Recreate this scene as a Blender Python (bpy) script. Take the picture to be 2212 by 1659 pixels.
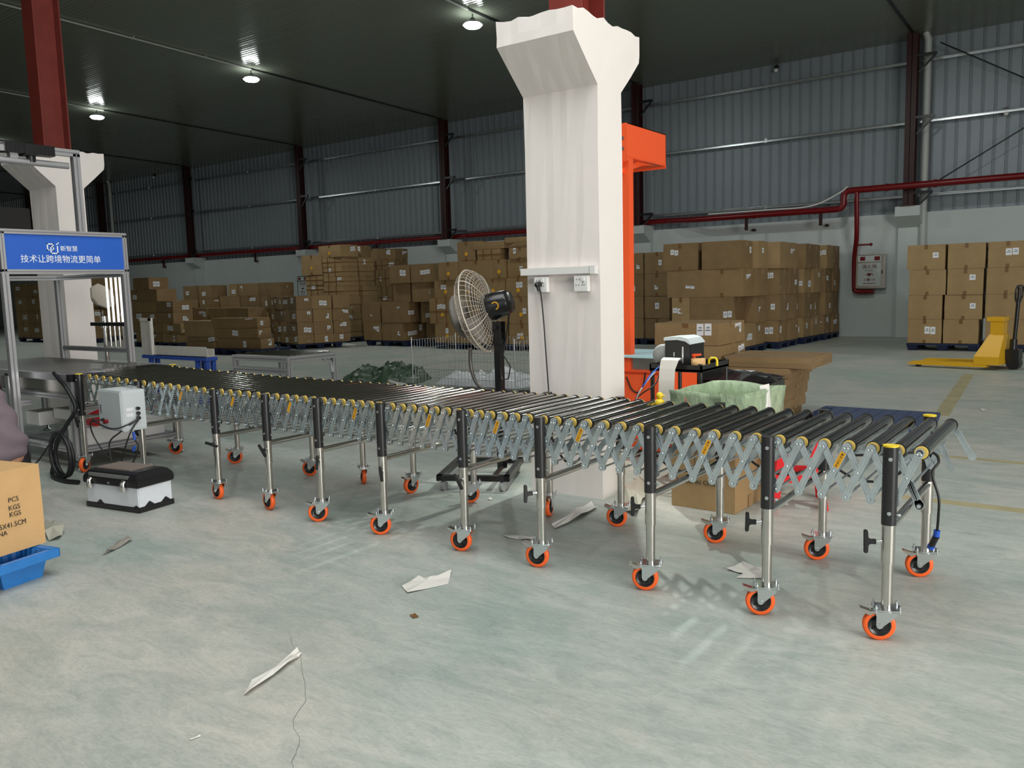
import bpy, bmesh, math, random
from math import sin, cos, pi, radians, atan2, sqrt
from mathutils import Vector, Matrix, Euler
random.seed(7)
for o in list(bpy.data.objects): bpy.data.objects.remove(o)
SC = bpy.context.scene
C = SC.collection

# ------------------------------------------------------------------ camera
FPX, YAW, PIT, ROL, EYE = 1790.0, radians(35.914), radians(6.617), radians(1.4815), 1.4
_F = Vector((-sin(YAW)*cos(PIT), cos(YAW)*cos(PIT), -sin(PIT)))
_r0 = Vector((cos(YAW), sin(YAW), 0)); _u0 = _r0.cross(_F)
_R = cos(ROL)*_r0 - sin(ROL)*_u0; _U = sin(ROL)*_r0 + cos(ROL)*_u0
cam = bpy.data.cameras.new('camera'); co = bpy.data.objects.new('camera', cam); C.objects.link(co)
m = Matrix((_R, _U, -_F)).transposed().to_4x4(); m.translation = Vector((0, 0, EYE)); co.matrix_world = m
cam.sensor_fit = 'HORIZONTAL'; cam.sensor_width = 36; cam.lens = 36*FPX/2212; cam.clip_end = 200; cam.clip_start = .05
SC.camera = co
# measuring helpers: where a sight line meets the floor, or a wall-parallel plane
def _ray(x, y): return (_F*FPX + _R*(x-1106) - _U*(y-829.5))/FPX
def FL(x, y, z=0.0):
    d = _ray(x, y); return Vector((0, 0, EYE)) + d*((z-EYE)/d.z)
def PY(x, y, Y):
    d = _ray(x, y); return Vector((0, 0, EYE)) + d*(Y/d.y)
def PX(x, y, X):
    d = _ray(x, y); return Vector((0, 0, EYE)) + d*(X/d.x)

# ------------------------------------------------------------------ world, light, exposure
SC.view_settings.view_transform = 'Standard'; SC.view_settings.look = 'None'
SC.view_settings.gamma = 1; SC.view_settings.use_curve_mapping = False
SC.view_settings.exposure = 0.0
SC.cycles.caustics_reflective = False; SC.cycles.caustics_refractive = False
w = bpy.data.worlds.new('world'); SC.world = w; w.use_nodes = True
w.node_tree.nodes['Background'].inputs[0].default_value = (.80, .90, 1, 1)
w.node_tree.nodes['Background'].inputs[1].default_value = .12
def area(name, loc, target, sx, sy, power, col=(1, 1, 1)):
    l = bpy.data.lights.new(name, 'AREA'); l.use_shadow = True; l.shape = 'RECTANGLE'; l.size = sx; l.size_y = sy; l.energy = power; l.color = col
    o = bpy.data.objects.new(name, l); C.objects.link(o); o.location = loc
    o.rotation_euler = (Vector(target)-Vector(loc)).to_track_quat('-Z', 'Y').to_euler(); return o
# daylight through the loading doors to the right of and behind the photographer
area('daylight_right_door', (8.9, 0.5, 2.3), (-1.5, 3.2, 0.9), 6.5, 4.2, 1080, (1, .975, .94))
area('daylight_rear_door', (-1.0, -7.9, 2.9), (-2.5, 3.5, 0.0), 11, 5, 120, (.98, .99, 1))
# added overhead fill that brightens the foreground floor; the roof has no opening here
area('added_overhead_fill', (-1.0, 2.0, 7.1), (-1.0, 2.0, 0), 10, 4.5, 560, (.97, 1, .98))

# ------------------------------------------------------------------ materials
MATS = {}
def mat(name, rgb, rough=.5, metal=0.0, var=0.0, scale=6.0, bump=0.0, bscale=40.0, stretch=(1, 1, 1), emit=None, spec=.5, rgb2=None, coat=0.0):
    if name in MATS: return MATS[name]
    M = bpy.data.materials.new(name); M.use_nodes = True; nt = M.node_tree; b = nt.nodes['Principled BSDF']
    b.inputs['Base Color'].default_value = (*rgb, 1); b.inputs['Roughness'].default_value = rough; b.inputs['Metallic'].default_value = metal
    b.inputs['Specular IOR Level'].default_value = spec
    if coat: b.inputs['Coat Weight'].default_value = coat; b.inputs['Coat Roughness'].default_value = .1
    tc = nt.nodes.new('ShaderNodeTexCoord'); mp = nt.nodes.new('ShaderNodeMapping'); mp.inputs['Scale'].default_value = stretch
    nt.links.new(tc.outputs['Object'], mp.inputs[0])
    if var or rgb2:
        n = nt.nodes.new('ShaderNodeTexNoise'); n.inputs['Scale'].default_value = scale; n.inputs['Detail'].default_value = 6; n.inputs['Roughness'].default_value = .6
        nt.links.new(mp.outputs[0], n.inputs['Vector'])
        r = nt.nodes.new('ShaderNodeValToRGB'); r.color_ramp.elements[0].position = .32; r.color_ramp.elements[1].position = .68
        a = [c*(1-var) for c in rgb]; z = [min(1, c*(1+var)) for c in (rgb2 or rgb)]
        r.color_ramp.elements[0].color = (*a, 1); r.color_ramp.elements[1].color = (*z, 1)
        nt.links.new(n.outputs['Fac'], r.inputs[0]); nt.links.new(r.outputs[0], b.inputs['Base Color'])
    if bump:
        n = nt.nodes.new('ShaderNodeTexNoise'); n.inputs['Scale'].default_value = bscale; n.inputs['Detail'].default_value = 4
        nt.links.new(mp.outputs[0], n.inputs['Vector'])
        bp = nt.nodes.new('ShaderNodeBump'); bp.inputs['Strength'].default_value = bump; bp.inputs['Distance'].default_value = .02
        nt.links.new(n.outputs['Fac'], bp.inputs['Height']); nt.links.new(bp.outputs[0], b.inputs['Normal'])
    if emit:
        b.inputs['Emission Color'].default_value = (*emit[:3], 1); b.inputs['Emission Strength'].default_value = emit[3]
    MATS[name] = M; return M
def s2l(r, g, b):
    f = lambda c: (c/255/12.92 if c <= 10.3 else ((c/255+.055)/1.055)**2.4)
    return (f(r), f(g), f(b))

M_card = [mat('cardboard_%d' % i, c, .75, var=.10, scale=3, bump=.12, bscale=25) for i, c in enumerate(
    [s2l(140, 113, 76), s2l(128, 102, 68), s2l(152, 125, 86), s2l(134, 108, 74)])]
M_cardlight = mat('cardboard_pale', s2l(205, 164, 112), .7, var=.06, scale=3, bump=.1, bscale=20)
M_tape = mat('packing_tape', s2l(146, 118, 80), .3, var=.06)
M_taped = mat('packing_tape_dark', s2l(118, 84, 50), .25, var=.06)
M_label = mat('label_paper', s2l(225, 226, 230), .5)
M_lineink = mat('label_print', s2l(120, 120, 124), .6)
M_ink = mat('printed_ink', (.03, .028, .025), .6)
M_yink = mat('yellow_ink', s2l(225, 165, 40), .6)
M_chrome = mat('chrome', (.72, .70, .67), .10, 1)
M_steel = mat('stainless_steel', (.60, .57, .53), .22, 1, var=.08, scale=14)
M_roller = mat('roller_steel', (.42, .40, .385), .13, 1, var=.05, scale=3)
M_zinc = mat('zinc_plated_steel', (.66, .72, .745), .27, .9, var=.12, scale=18)
M_zincb = mat('bright_zinc', (.72, .75, .77), .22, 1)
M_black = mat('black_plastic', (.012, .012, .013), .32)
M_blackm = mat('black_coated_steel', (.012, .012, .013), .27, spec=.6)
M_orange = mat('orange_polyurethane', s2l(250, 104, 40), .38)
M_yellow = mat('yellow_plastic', s2l(238, 205, 110), .4)
M_ycap = mat('yellow_cap', s2l(230, 200, 40), .4)
M_stick = mat('sticker_orange', s2l(240, 170, 20), .4)
M_alu = mat('anodised_aluminium', (.60, .60, .62), .34, .75)
M_alug = mat('aluminium_groove', (.22, .22, .24), .5, .5)
M_white = mat('white_plastic', s2l(228, 226, 224), .4)
M_grey = mat('grey_enamel', s2l(196, 203, 205), .4)
M_pillar = mat('white_plaster', s2l(232, 224, 219), .75, var=.018, scale=1.6, bump=.08, bscale=9)
M_red = mat('red_oxide_paint', s2l(112, 40, 32), .45, var=.14, scale=5)
M_maroon = mat('maroon_paint', s2l(50, 16, 16), .4, var=.1, scale=5)
M_pipe = mat('red_pipe_paint', s2l(116, 12, 18), .3)
M_mach = mat('orange_machine_paint', s2l(244, 92, 44), .42)
M_bluep = mat('blue_pallet_plastic', s2l(44, 118, 190), .42, var=.12, scale=9)
M_navy = mat('dark_blue_pallet', s2l(10, 26, 58), .5)
M_sign = mat('sign_blue', s2l(44, 98, 196), .35)
M_white_e = mat('sign_white', (.9, .92, .95), .5)
M_redp = mat('red_stool_plastic', s2l(222, 36, 44), .35)
M_paper = mat('white_paper', s2l(214, 210, 204), .6)
M_lamp = mat('lamp_glow', (1, 1, 1), .5, emit=(.93, 1, .97, 22))
M_tube = mat('tube_glow', (1, 1, 1), .5, emit=(1, .97, .90, 1.3))
M_chute = mat('brushed_chute_steel', (.86, .82, .76), .42, .35, var=.05, scale=12)
M_bronze = mat('dull_dark_tube', (.16, .15, .14), .35, .6)
M_greenbag = mat('woven_green', s2l(150, 168, 138), .6, var=.24, scale=13, bump=.6, bscale=18)
M_tarp = mat('dark_green_tarpaulin', s2l(58, 78, 58), .4, var=.22, scale=6)
M_film = mat('crumpled_white_film', s2l(205, 208, 212), .35)
M_yjack = mat('yellow_jack_paint', s2l(224, 170, 30), .4)
M_rubber = mat('cable_rubber', (.01, .01, .011), .45)
M_bluepl = mat('blue_connector', s2l(40, 90, 200), .4)
M_bluepaint = mat('blue_steel_paint', s2l(52, 84, 170), .45)
M_pvc = mat('grey_pvc', s2l(188, 190, 186), .45)
M_belt = mat('grey_belt', s2l(88, 86, 84), .42)
M_shirt = mat('mauve_shirt_cloth', s2l(112, 98, 106), .85, var=.06, scale=5, bump=.3, bscale=9)
M_skin = mat('skin', s2l(206, 152, 122), .5)
M_hair = mat('black_hair', (.012, .010, .009), .5)
M_trouser = mat('dark_trousers', (.03, .032, .04), .8)
M_fangrille = mat('dusty_grille_wire', s2l(196, 186, 172), .45, .3)
M_dust = mat('dusty_grey_plastic', s2l(120, 114, 108), .6, var=.2, scale=9)
M_clearp = mat('dusty_clear_plastic', s2l(170, 172, 172), .3)

# floor: worn green-grey paint on trowelled concrete
def floor_mat():
    M = bpy.data.materials.new('painted_concrete'); M.use_nodes = True; nt = M.node_tree; b = nt.nodes['Principled BSDF']; L = nt.links.new
    tc = nt.nodes.new('ShaderNodeTexCoord')
    def noise(sc, det, st, rg=.6, dist=0.0, rot=0.0):
        mp = nt.nodes.new('ShaderNodeMapping'); mp.inputs['Scale'].default_value = st; mp.inputs['Rotation'].default_value = (0, 0, rot)
        L(tc.outputs['Object'], mp.inputs[0]); n = nt.nodes.new('ShaderNodeTexNoise')
        n.inputs['Scale'].default_value = sc; n.inputs['Detail'].default_value = det; n.inputs['Roughness'].default_value = rg; n.inputs['Distortion'].default_value = dist
        L(mp.outputs[0], n.inputs['Vector']); return n.outputs['Fac']
    def ramp(f, p0, p1, c0, c1):
        r = nt.nodes.new('ShaderNodeValToRGB'); r.color_ramp.elements[0].position = p0; r.color_ramp.elements[1].position = p1
        r.color_ramp.elements[0].color = (*c0, 1); r.color_ramp.elements[1].color = (*c1, 1); L(f, r.inputs[0]); return r.outputs[0]
    def mix(a, c, f, t='MIX'):
        x = nt.nodes.new('ShaderNodeMix'); x.data_type = 'RGBA'; x.blend_type = t
        if isinstance(f, float): x.inputs[0].default_value = f
        else: L(f, x.inputs[0])
        L(a, x.inputs[6]); L(c, x.inputs[7]); return x.outputs[2]
    big = ramp(noise(.55, 5, (1, 1, 1), .55, .6), .36, .66, s2l(169, 178, 173), s2l(195, 189, 181))
    mid = ramp(noise(2.2, 8, (1, 2.6, 1), .7, 1.2, .6), .38, .62, (.74, .80, .79), (1.0, 1.0, .99))
    fine = ramp(noise(14, 7, (1, 3.2, 1), .75, 2.0, .6), .40, .56, (.78, .79, .79), (1, 1, 1))
    c = mix(big, mid, .95, 'MULTIPLY'); c = mix(c, fine, .75, 'MULTIPLY')
    # dark scuffs
    sc = ramp(noise(5.5, 9, (1, 4.5, 1), .8, 2.5, .5), .30, .40, (.72, .74, .75), (1, 1, 1))
    c = mix(c, sc, .5, 'MULTIPLY')
    s3 = ramp(noise(46, 6, (1, 4.0, 1), .8, 1.5, .6), .34, .46, (.80, .81, .81), (1, 1, 1)); c = mix(c, s3, .55, 'MULTIPLY')
    s4 = ramp(noise(7, 8, (1, 6.0, 1), .85, 3.0, .45), .62, .72, (0, 0, 0), (.045, .045, .045)); c = mix(c, s4, 1.0, 'ADD')
    # hairline cracks
    vo = nt.nodes.new('ShaderNodeTexVoronoi'); vo.feature = 'DISTANCE_TO_EDGE'; vo.inputs['Scale'].default_value = .32
    nn = nt.nodes.new('ShaderNodeTexNoise'); nn.inputs['Scale'].default_value = 1.6; nn.inputs['Detail'].default_value = 7; L(tc.outputs['Object'], nn.inputs['Vector'])
    vm = nt.nodes.new('ShaderNodeMix'); vm.data_type = 'VECTOR'; vm.inputs[0].default_value = .35; L(tc.outputs['Object'], vm.inputs[4]); L(nn.outputs['Color'], vm.inputs[5]); L(vm.outputs[1], vo.inputs['Vector'])
    cr = ramp(vo.outputs['Distance'], 0.0, .0006, (.6, .6, .59), (1, 1, 1)); c = mix(c, cr, .12, 'MULTIPLY')
    L(c, b.inputs['Base Color'])
    rr = nt.nodes.new('ShaderNodeMapRange'); rr.inputs[3].default_value = .34; rr.inputs[4].default_value = .62
    L(noise(3, 5, (1, 2, 1)), rr.inputs[0]); L(rr.outputs[0], b.inputs['Roughness'])
    bp = nt.nodes.new('ShaderNodeBump'); bp.inputs['Strength'].default_value = .10; bp.inputs['Distance'].default_value = .01
    L(noise(9, 6, (1, 3, 1), .7, 1.5, .6), bp.inputs['Height']); L(bp.outputs[0], b.inputs['Normal'])
    return M
M_floor = floor_mat()
def ceil_mat():
    M = bpy.data.materials.new('glossy_ceiling_sheet'); M.use_nodes = True; nt = M.node_tree; b = nt.nodes['Principled BSDF']; L = nt.links.new
    b.inputs['Base Color'].default_value = (*s2l(120, 125, 112), 1); b.inputs['Roughness'].default_value = .15; b.inputs['Specular IOR Level'].default_value = .6
    tc = nt.nodes.new('ShaderNodeTexCoord'); mp = nt.nodes.new('ShaderNodeMapping'); mp.inputs['Scale'].default_value = (.05, 5, 1)
    n = nt.nodes.new('ShaderNodeTexNoise'); n.inputs['Scale'].default_value = 1.5; n.inputs['Detail'].default_value = 3
    L(tc.outputs['Object'], mp.inputs[0]); L(mp.outputs[0], n.inputs['Vector'])
    wv = nt.nodes.new('ShaderNodeTexWave'); wv.bands_direction = 'Y'; wv.inputs['Scale'].default_value = 3.2; wv.inputs['Distortion'].default_value = .6; wv.inputs['Detail'].default_value = 1
    L(tc.outputs['Object'], wv.inputs['Vector'])
    ad = nt.nodes.new('ShaderNodeMath'); ad.operation = 'MULTIPLY_ADD'; ad.inputs[1].default_value = .35; L(wv.outputs['Fac'], ad.inputs[0]); L(n.outputs['Fac'], ad.inputs[2])
    bp = nt.nodes.new('ShaderNodeBump'); bp.inputs['Strength'].default_value = .30; bp.inputs['Distance'].default_value = .02
    L(ad.outputs[0], bp.inputs['Height']); L(bp.outputs[0], b.inputs['Normal'])
    return M
M_ceil = ceil_mat()
M_sheet = mat('corrugated_wall_sheet', s2l(146, 154, 160), .42, .25, var=.04, scale=.6)
M_wallw = mat('white_wall_paint', s2l(200, 206, 205), .7, var=.05, scale=.7)
M_girt = mat('galvanised_girt', (.62, .65, .66), .25, .9)

# ------------------------------------------------------------------ mesh building
class MB:
    def __init__(s): s.v = []; s.f = []; s.mi = []; s.sm = []
    def add(s, vs, fs, mi=0, smooth=False):
        n = len(s.v); s.v += [tuple(v) for v in vs]
        for f in fs: s.f.append([n+i for i in f]); s.mi.append(mi); s.sm.append(smooth)
        return s
    def box(s, a, b, mi=0, M=None):
        (x0, y0, z0), (x1, y1, z1) = a, b
        vs = [Vector(p) for p in ((x0, y0, z0), (x1, y0, z0), (x1, y1, z0), (x0, y1, z0), (x0, y0, z1), (x1, y0, z1), (x1, y1, z1), (x0, y1, z1))]
        if M is not None: vs = [M @ v for v in vs]
        return s.add(vs, [(0, 3, 2, 1), (4, 5, 6, 7), (0, 1, 5, 4), (1, 2, 6, 5), (2, 3, 7, 6), (3, 0, 4, 7)], mi)
    def cbox(s, c, d, mi=0, M=None):
        return s.box((c[0]-d[0]/2, c[1]-d[1]/2, c[2]-d[2]/2), (c[0]+d[0]/2, c[1]+d[1]/2, c[2]+d[2]/2), mi, M)
    def cyl(s, p, q, r, seg=16, mi=0, r2=None, caps=True, smooth=True):
        p = Vector(p); q = Vector(q); d = (q-p).normalized(); r2 = r if r2 is None else r2
        a = d.orthogonal().normalized(); b = d.cross(a)
        vs = [p+(a*cos(t)+b*sin(t))*r for t in (2*pi*i/seg for i in range(seg))]+[q+(a*cos(t)+b*sin(t))*r2 for t in (2*pi*i/seg for i in range(seg))]
        s.add(vs, [(i, (i+1) % seg, seg+(i+1) % seg, seg+i) for i in range(seg)], mi, smooth)
        if caps: s.add(vs, [tuple(reversed(range(seg))), tuple(range(seg, 2*seg))], mi)
        return s
    def tube(s, pts, r, seg=8, mi=0, closed=False):
        pts = [Vector(p) for p in pts]; n = len(pts); rings = []; up = None
        for i, p in enumerate(pts):
            if closed: d = (pts[(i+1) % n]-pts[i-1]).normalized()
            else: d = (pts[min(i+1, n-1)]-pts[max(i-1, 0)]).normalized()
            if up is None: up = d.orthogonal().normalized()
            up = (up-d*up.dot(d)); up = up.normalized() if up.length > 1e-6 else d.orthogonal().normalized()
            b = d.cross(up); rings.append([p+(up*cos(2*pi*k/seg)+b*sin(2*pi*k/seg))*r for k in range(seg)])
        vs = [v for g in rings for v in g]; fs = []
        for i in range(n if closed else n-1):
            j = (i+1) % n
            for k in range(seg): fs.append((i*seg+k, i*seg+(k+1) % seg, j*seg+(k+1) % seg, j*seg+k))
        s.add(vs, fs, mi, True)
        if not closed: s.add(vs, [tuple(reversed(range(seg))), tuple(range((n-1)*seg, n*seg))], mi)
        return s
    def lathe(s, prof, o=(0, 0, 0), axis='Z', seg=24, mi=0, M=None, smooth=True):
        vs = []; n = len(prof)
        for k in range(seg):
            t = 2*pi*k/seg
            for r, z in prof:
                v = {'Z': (r*cos(t), r*sin(t), z), 'Y': (r*cos(t), z, r*sin(t)), 'X': (z, r*cos(t), r*sin(t))}[axis]
                v = Vector(v)+Vector(o); vs.append(M @ v if M is not None else v)
        fs = []
        for k in range(seg):
            for i in range(n-1): fs.append((k*n+i, ((k+1) % seg)*n+i, ((k+1) % seg)*n+i+1, k*n+i+1))
        return s.add(vs, fs, mi, smooth)
    def prism(s, poly, a, b, plane='XZ', mi=0, M=None):
        n = len(poly); f = {'XZ': lambda p, t: (p[0], t, p[1]), 'YZ': lambda p, t: (t, p[0], p[1]), 'XY': lambda p, t: (p[0], p[1], t)}[plane]
        vs = [Vector(f(p, a)) for p in poly]+[Vector(f(p, b)) for p in poly]
        if M is not None: vs = [M @ v for v in vs]
        return s.add(vs, [tuple(range(n)), tuple(reversed(range(n, 2*n)))]+[(i, n+i, n+(i+1) % n, (i+1) % n) for i in range(n)], mi)
    def sphere(s, c, r, seg=12, mi=0, M=None, sc=(1, 1, 1)):
        k = seg//2; return s.lathe([(r*sin(pi*i/k)*1.0, -r*cos(pi*i/k)*sc[2]) for i in range(k+1)], c, 'Z', seg, mi, M)
    def build(s, name, mats, parent=None, bevel=0.0, **props):
        me = bpy.data.meshes.new(name); me.from_pydata(s.v, [], s.f)
        if not isinstance(mats, (list, tuple)): mats = [mats]
        for x in mats: me.materials.append(x)
        me.polygons.foreach_set('material_index', s.mi); me.polygons.foreach_set('use_smooth', s.sm)
        bm = bmesh.new(); bm.from_mesh(me); bmesh.ops.recalc_face_normals(bm, faces=bm.faces)
        if bevel: bmesh.ops.bevel(bm, geom=[e for e in bm.edges if len(e.link_faces) == 2 and e.calc_face_angle(0) > .5], offset=bevel, segments=2, affect='EDGES', clamp_overlap=True)
        bm.to_mesh(me); bm.free(); me.update()
        o = bpy.data.objects.new(name, me); C.objects.link(o)
        if parent is not None: o.parent = parent
        for k, v in props.items(): o[k] = v
        return o
def thing(name, label, cat, loc=(0, 0, 0), rz=0.0, group=None):
    o = bpy.data.objects.new(name, None); C.objects.link(o); o.location = loc; o.rotation_euler = (0, 0, rz); o.empty_display_size = .1
    o['label'] = label; o['category'] = cat
    if group: o['group'] = group
    return o
def tag(o, label, cat, group=None):
    o['label'] = label; o['category'] = cat
    if group: o['group'] = group
    return o
def struct(mb, name, m, **k):
    o = mb.build(name, m, **k); o['kind'] = 'structure'; return o
_dg = None
def text(s, size, material, parent, loc, right, up, name='lettering', align='CENTER', ext=.0006, stretch=1.0, bold=0.0):
    cu = bpy.data.curves.new('t', 'FONT'); cu.body = s; cu.size = size; cu.align_x = align; cu.align_y = 'CENTER'; cu.extrude = ext; cu.offset = 0; cu.resolution_u = 3
    to = bpy.data.objects.new('t', cu); C.objects.link(to); bpy.context.view_layer.update()
    me = bpy.data.meshes.new_from_object(to.evaluated_get(bpy.context.evaluated_depsgraph_get())); bpy.data.objects.remove(to); me.name = name
    me.materials.clear(); me.materials.append(material)
    r = Vector(right).normalized(); u = Vector(up).normalized(); n = r.cross(u)
    M = Matrix((r*stretch, u, n)).transposed().to_4x4(); M.translation = Vector(loc); me.transform(M)
    o = bpy.data.objects.new(name, me); C.objects.link(o)
    if parent is not None: o.parent = parent
    return o
def arc(p, q, sag, n=10, side=None):
    p = Vector(p); q = Vector(q); s = Vector(side) if side else Vector((0, 0, -1))
    return [p.lerp(q, i/n)+s*sag*4*(i/n)*(1-i/n) for i in range(n+1)]
def smooth_path(pts, n=6):
    P = [Vector(p) for p in pts]; P = [P[0]*2-P[1]]+P+[P[-1]*2-P[-2]]; out = []
    for i in range(1, len(P)-2):
        for k in range(n):
            t = k/n; a, b, c, d = P[i-1], P[i], P[i+1], P[i+2]
            out.append(.5*((2*b)+(c-a)*t+(2*a-5*b+4*c-d)*t*t+(3*b-a-3*c+d)*t**3))
    out.append(P[-2]); return out
ORD = ['first', 'second', 'third', 'fourth', 'fifth', 'sixth', 'seventh', 'eighth', 'ninth', 'tenth', 'eleventh', 'twelfth']

# ================================================================== THE SETTING
WY = 21.42                      # face of the white lower wall
COLX = [-46.0, -38.9, -31.9, -24.75, -17.72, -10.78, -3.88, 3.1]
def ceil_z(y): return 6.84 + .023*(21.4-y)
m = MB().box((-62, -14, -.25), (14, 24, 0)); struct(m, 'floor', M_floor)
m = MB(); m.add([(-62, 24, ceil_z(24)), (14, 24, ceil_z(24)), (14, -14, ceil_z(-14)), (-62, -14, ceil_z(-14)), (-62, 24, ceil_z(24)+.12), (14, 24, ceil_z(24)+.12), (14, -14, ceil_z(-14)+.12), (-62, -14, ceil_z(-14)+.12)],
      [(0, 1, 2, 3), (7, 6, 5, 4), (0, 4, 5, 1), (1, 5, 6, 2), (2, 6, 7, 3), (3, 7, 4, 0)]); struct(m, 'ceiling', M_ceil)
# ceiling sheet laps running along the building
for i, y in enumerate(()):
    m = MB().box((-62, y, ceil_z(y)-.012), (14, y+.05, ceil_z(y)+.02)); struct(m, 'trim_%d' % (20+i), M_ceil)
# white lower wall
m = MB().box((-62, WY, 0), (14, WY+.24, 2.90)); struct(m, 'wall_back', M_wallw)
# corrugated upper wall, double ribs every quarter metre
m = MB(); prof = []; x = -62.0
while x < 14:
    prof += [(x, 0), (x+.185, 0), (x+.195, -.028), (x+.208, -.028), (x+.214, -.012), (x+.222, -.012), (x+.228, -.028), (x+.241, -.028)]; x += .25
ys = WY+.20
vs = [(a, ys+b, 2.88) for a, b in prof]+[(a, ys+b, 7.0) for a, b in prof]; n = len(prof)
m.add(vs, [(i, i+1, n+i+1, n+i) for i in range(n-1)]); struct(m, 'wall_back_upper', M_sheet)
# other walls (out of the picture) with their door openings
struct(MB().box((-62.2, -14, 0), (-62, 24, 7.8)), 'wall_left', M_wallw)
m = MB().box((9.2, 4.2, 0), (9.4, 24, 7.8)).box((9.2, -8.4, 0), (9.4, -3.2, 7.8)).box((9.2, -3.2, 4.6), (9.4, 4.2, 7.8)); struct(m, 'wall_right', M_wallw)
m = MB().box((-62, -8.6, 0), (-6.6, -8.4, 7.8)).box((4.6, -8.6, 0), (9.4, -8.4, 7.8)).box((-6.6, -8.6, 5.5), (4.6, -8.4, 7.8)); struct(m, 'wall_front', M_wallw)
# girts between the columns
gn = 1
for gz in (3.31, 4.97, 6.31):
    for i in range(len(COLX)-1):
        a, b = COLX[i]+.12, COLX[i+1]-.12; y0 = WY-.02
        m = MB().box((a, y0, gz-.005), (b, y0+.16, gz+.0)).box((a, y0-.002, gz-.055), (b, y0, gz)).cyl((a, y0, gz), (b, y0, gz), .014, 8)
        m.box(((a+b)/2-.03, y0-.012, gz-.07), ((a+b)/2+.03, y0+.0, gz+.03))
        struct(m, 'trim_%d' % (40+gn), M_girt); gn += 1
# dark ledge flashing at the top of the masonry
for i in range(len(COLX)-1):
    a, b = COLX[i]+.3, COLX[i+1]-.3
# masonry piers with their corbels, steel columns standing on them
def pier(X, name_label, yf, w, corb, top, bottom=0.0, back=None, m_=None, zc=None, jag=False):
    pass
for i, X in enumerate(COLX):
    cy = WY-.12
    m = MB().box((X-.26, cy, 0), (X+.26, WY, 3.02))
    m.prism([(cy+.01, 2.55), (cy-.42, 2.80), (cy-.42, 3.02), (WY+.1, 3.02), (WY+.1, 2.55)], X-.262, X+.262, 'YZ')
    struct(m, 'trim_%d' % (i+1), M_wallw)
LBL = ['far left, mostly hidden', 'behind the left pillar', 'second from the left with the pale downpipe beside it', 'over the low cartons left of the tall stack', 'just left of the tall carton stack', 'behind the pedestal fan', 'just right of the white pillar above the carton block', 'right of the fire hydrant cabinet']
cn = ['out of sight beyond the left edge', 'farthest left in view, beside the blue sign', 'first to the right of the blue sign with the slim downpipe', 'second to the right of the blue sign', 'behind the tall strapped carton stack', 'above the fan, left of the white pillar', 'just right of the white pillar', 'at the far right with the fat grey downpipe']
for i, X in enumerate(COLX):
    y0 = WY-.50; y1 = WY-.25; top = 6.83
    m = MB().box((X-.11, y0, 3.02), (X+.11, y0+.018, top)).box((X-.11, y1-.018, 3.02), (X+.11, y1, top)).box((X-.006, y0, 3.02), (X+.006, y1, top))
    m.cbox((X, (y0+y1)/2, 3.03), (.3, .40, .02))
    if i == len(COLX)-1 or i == 0: loc = 'out of the picture'
    root = thing('steel_column', 'dark red steel I-column on a wall pier, %s' % (['beyond the left edge', 'leftmost one, seen beside the sign frame', 'first right of the blue sign beside the thin pale downpipe', 'second right of the blue sign, above low cartons', 'directly left of the tall carton stack', 'above the pedestal fan', 'right beside the orange measuring machine', 'at the right with the thick grey downpipe'][(i+1) % 8] if i < 7 else 'beyond the right edge'), 'steel column', (X, WY-.375, 3.02), 0, 'steel columns along the back wall')
    m2 = MB(); m2.v = [(a-X, b-(WY-.375), c-3.02) for a, b, c in m.v]; m2.f = m.f; m2.mi = m.mi; m2.sm = m.sm
    m2.build('i_beam', M_maroon, root)
    for gz in (3.31, 4.97, 6.31):
        z = gz-3.02
        k = MB().box((.11, -.12, z-.03), (.50, -.06, z+.03)).prism([(.11, z-.36), (.44, z-.03), (.50, z-.03), (.17, z-.36)], -.11, -.07, 'XZ')
        k.build('girt_bracket', M_blackm, root)
# eaves haunch seen under the roof at each wall column, and the conduit runs on the roof underside
for i, X in enumerate(COLX):
    m = MB(); y0, y1 = 6.0, WY-.4
    y1c = WY-.4
    m.cyl((X, -12, ceil_z(-12)-.03), (X, 13.7, ceil_z(13.7)-.03), .020, 8)
    yy = -11
    while yy < 13.5: m.cbox((X, yy, ceil_z(yy)-.02), (.10, .03, .05)); yy += 1.8
    nm = ['beyond the left edge', 'farthest left, short and dark', 'far left, ending at the column by the blue sign', 'second lamp line', 'long bright one crossing the upper left', 'above the white pillar beside the nearest lamp', 'at the upper right corner', 'beyond the right edge'][i]
    oc = m.build('roof_conduit', M_pvc); q_ = MB(); q_.add([(X-.03, 13.7, ceil_z(13.7)-.03), (X+.03, 13.7, ceil_z(13.7)-.03), (X+.03, y1c, ceil_z(y1c)-.03), (X-.03, y1c, ceil_z(y1c)-.03), (X-.03, 13.7, ceil_z(13.7)-.001), (X+.03, 13.7, ceil_z(13.7)-.001), (X+.03, y1c, ceil_z(y1c)-.001), (X-.03, y1c, ceil_z(y1c)-.001)], [(0, 1, 2, 3), (7, 6, 5, 4), (0, 4, 5, 1), (1, 5, 6, 2), (2, 6, 7, 3), (3, 7, 4, 0)]); q_.build('seam_strip', M_blackm, oc)
    tag(oc, 'grey conduit under the glossy roof, %s' % nm, 'conduit', 'conduits under the roof')
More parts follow.
